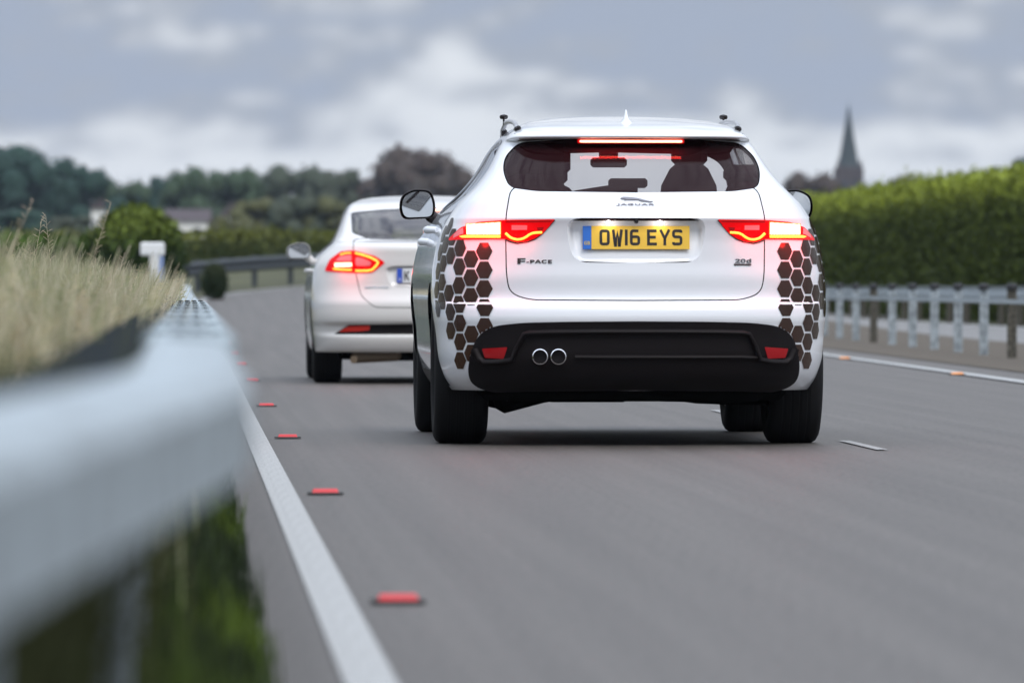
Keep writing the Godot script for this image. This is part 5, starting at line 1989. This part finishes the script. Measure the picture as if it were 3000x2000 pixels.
	mb.box(Vector3(-0.42, 0.215, 0.66), Vector3(0.40, 0.09, 0.20), 0.03, Basis(Vector3.BACK, 0.05))
	mb.tube([Vector3(-0.58, 0.205, 0.66), Vector3(-0.60, 0.19, 0.85)], [0.03, 0.03], 10)
	obj("silencer", mb.mesh(), M.rust_metal, car)
	for x in [-1.0, 1.0]:
		mb = MB.new()
		for z in [0.0, -2.85]:
			mb.box(Vector3(x * 0.68, 0.56, z), Vector3(0.4, 0.03, 0.8), 0.01)
			mb.box(Vector3(x * 0.50, 0.38, z), Vector3(0.03, 0.38, 0.76), 0.01)
		obj("wheel_arch_liner", mb.mesh(), M.gap_dark, car)
		wheel(car, Vector3(x * 0.795, 0.332, 0.0), 0.335, 0.235, 0.22, -x)
		wheel(car, Vector3(x * 0.795, 0.332, -2.85), 0.335, 0.235, 0.22, -x)
		mirror(car, x, x * 0.995, 1.063, -1.9, 0.21, 0.145, M.pearl_paint, x * 0.87)
		for z in [-0.5, -1.4]:
			mb = MB.new()
			mb.tube([Vector3(x * 0.90, 0.90, z), Vector3(x * 0.938, 0.90, z - 0.03), Vector3(x * 0.938, 0.90, z - 0.20), Vector3(x * 0.90, 0.90, z - 0.23)], [0.014, 0.018, 0.018, 0.014], 8)
			obj("door_handle", mb.mesh(), M.pearl_paint, car)
	mb = MB.new()
	s.carve(mb, [[0, false, Geometry2D.offset_polygon(glass, 0.03)[0]], [1, false, side_glass], [2, false, Geometry2D.offset_polygon(screen, 0.02)[0]]], -0.035, 1.05, 1.51)
	mb.box(Vector3(0, 1.02, -0.85), Vector3(1.3, 0.03, 2.1), 0.01)
	mb.box(Vector3(0, 1.06, -1.75), Vector3(1.2, 0.16, 0.3), 0.04)
	obj("cabin_lining", mb.mesh(), M.cabin, car)
	for x in [-0.38, 0.38]:
		seat(car, "front_seat", Vector3(x, 0.60, -1.15), 0.52, 0.58, 0.28, 0.17)
		seat(car, "rear_seat", Vector3(x, 0.55, -0.15), 0.5, 0.52, 0.22, 0.08)

# ------------------------------------------------------------------ the scene
func _ready() -> void:
	# camera: long lens at barrier height
	var cam := Camera3D.new()
	cam.name = "camera"
	add_child(cam)
	cam.position = Vector3(0, 0.785, 0)
	cam.rotation = Vector3(-0.007721, -0.044624, 0.0)
	var lens := CameraAttributesPhysical.new()
	lens.frustum_focal_length = 258.0
	lens.frustum_focus_distance = 38.0
	lens.frustum_near = 0.1
	lens.frustum_far = 6000.0
	lens.exposure_aperture = 5.6
	cam.attributes = lens
	cam.keep_aspect = Camera3D.KEEP_HEIGHT
	cam.fov = rad_to_deg(2.0 * atan(1000.0 / 21500.0))
	cam.near = 0.1
	cam.far = 6000.0
	cam.current = true
	# sky, sun and exposure
	var env := Environment.new()
	env.background_mode = Environment.BG_SKY
	env.sky = Sky.new()
	env.sky.sky_material = make_sky()
	env.background_energy_multiplier = 1.0
	env.tonemap_mode = Environment.TONE_MAPPER_LINEAR
	env.tonemap_exposure = 1.15
	env.fog_enabled = true
	env.fog_density = 0.00008
	env.fog_light_color = Color(0.80, 0.86, 0.95)
	env.sdfgi_enabled = true
	env.ssao_enabled = true
	env.ssil_enabled = true
	var we := WorldEnvironment.new()
	we.name = "world_environment"
	we.environment = env
	add_child(we)
	var sun := DirectionalLight3D.new()
	sun.name = "sun"
	sun.light_energy = 0.45
	sun.light_color = Color(1.0, 0.97, 0.93)
	sun.light_angular_distance = 25.0
	sun.shadow_enabled = true
	sun.sky_mode = DirectionalLight3D.SKY_MODE_LIGHT_ONLY
	add_child(sun)
	sun.rotation_degrees = Vector3(-48.0, 20.0, 0.0)
	# materials, then the large structure
	materials()
	mat("hedge_core", Color(0.045, 0.058, 0.014), 0.95)
	mat("satin_silver", Color(0.5, 0.5, 0.52), 0.35, 0.8)
	mat("mirror_shell", Color(0.016, 0.008, 0.009), 0.25)
	mat("reflector_lit", Color(0.6, 0.03, 0.02), 0.2)
	ground()
	markings()
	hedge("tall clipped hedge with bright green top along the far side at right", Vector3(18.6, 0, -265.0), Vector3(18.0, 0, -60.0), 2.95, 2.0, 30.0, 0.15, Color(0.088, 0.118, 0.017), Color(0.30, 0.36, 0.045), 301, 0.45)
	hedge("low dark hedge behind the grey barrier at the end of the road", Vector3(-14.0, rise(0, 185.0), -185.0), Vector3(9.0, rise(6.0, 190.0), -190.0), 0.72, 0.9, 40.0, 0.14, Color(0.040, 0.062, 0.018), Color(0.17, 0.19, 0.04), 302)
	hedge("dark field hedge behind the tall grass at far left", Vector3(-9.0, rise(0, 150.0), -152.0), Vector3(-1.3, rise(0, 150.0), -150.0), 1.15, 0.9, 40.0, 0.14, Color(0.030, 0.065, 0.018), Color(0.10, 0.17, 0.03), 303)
	trees()
	church()
	house("white walled house with a dark roof below the middle trees, widest of the white houses", Vector3(0.3, rise(0, 640.0), -640.0), 3.6, 6.0, 2.9, 1.1, false)
	house("small white house with its gable showing, right of the widest white house", Vector3(4.0, rise(0, 640.0), -650.0), 1.8, 6.0, 3.4, 1.2, true)
	house("white house glimpsed low in the bright gap of the treeline", Vector3(-7.5, rise(0, 640.0), -640.0), 1.2, 6.0, 4.0, 0.6, true)
	# wood added behind the camera for reflections, seen only in mirrors, glass and paint
	rng.seed = 500
	var where := []
	var tints := []
	for i in 34:
		var h := rng.randf_range(8.0, 13.0)
		where.append(Transform3D(Basis(Vector3.UP, rng.randf() * TAU).scaled(Vector3(h * 0.9, h, h * 0.9)), Vector3(-90.0 + i * 5.5, 0, 85.0 + rng.randf() * 25.0)))
		tints.append(Color(0.06, 0.085, 0.04) * rng.randf_range(0.7, 1.3))
	var wood := MultiMeshInstance3D.new()
	wood.name = "added_wood_behind"
	wood.multimesh = copies(crown_mesh(100, 46, 0.05), where, tints)
	wood.material_override = M.leaf_bush
	add_child(wood)
	tag(wood, "dark wood edge added behind the viewer, reflected in mirrors and paint", "wood", "", "stuff")
	near_barrier()
	far_barriers()
	bush("round_bush", "round clipped bush with a bright green top behind the white sign", Vector3(-0.92, rise(0, 140.0), -140.0), 1.80, 1.95, Color(0.030, 0.056, 0.012), Color(0.15, 0.20, 0.032), 310, 3200)
	bush("small_bush", "small dark bush in front of the barrier at the end of the road", Vector3(0.62, rise(0, 150.0), -151.0), 0.55, 0.75, Color(0.030, 0.052, 0.018), Color(0.06, 0.08, 0.03), 311, 1400)
	grass()
	# the cars and the small things
	big_car()
	saloon()
	sign_post()
	var order := ["nearest the camera", "second from the camera", "third from the camera", "fourth from the camera", "fifth, beside the saloon's rear wheel", "sixth from the camera", "seventh from the camera", "eighth and furthest in view"]
	var sd := [18.05, 27.4, 37.4, 47.2, 59.5, 71.5, 83.0, 96.0]
	for i in sd.size():
		stud("red_road_stud", "red reflecting road stud inside the left edge line, " + order[i], M.stud_red, Vector3(0.525 + (0.022 if i > 3 else 0.0), 0.004, -sd[i]), 0.105, "red studs along the left edge line")
	var od := [[63.0, "nearer of the two"], [76.5, "farther of the two"]]
	for q in od:
		var x: float = 6.62 + 0.018 * (q[0] - 61.0)
		stud("amber_road_stud", "orange reflecting stud on the right edge line, " + q[1], M.stud_amber, Vector3(x, 0.010, -q[0]), 0.11, "orange studs along the right edge line")
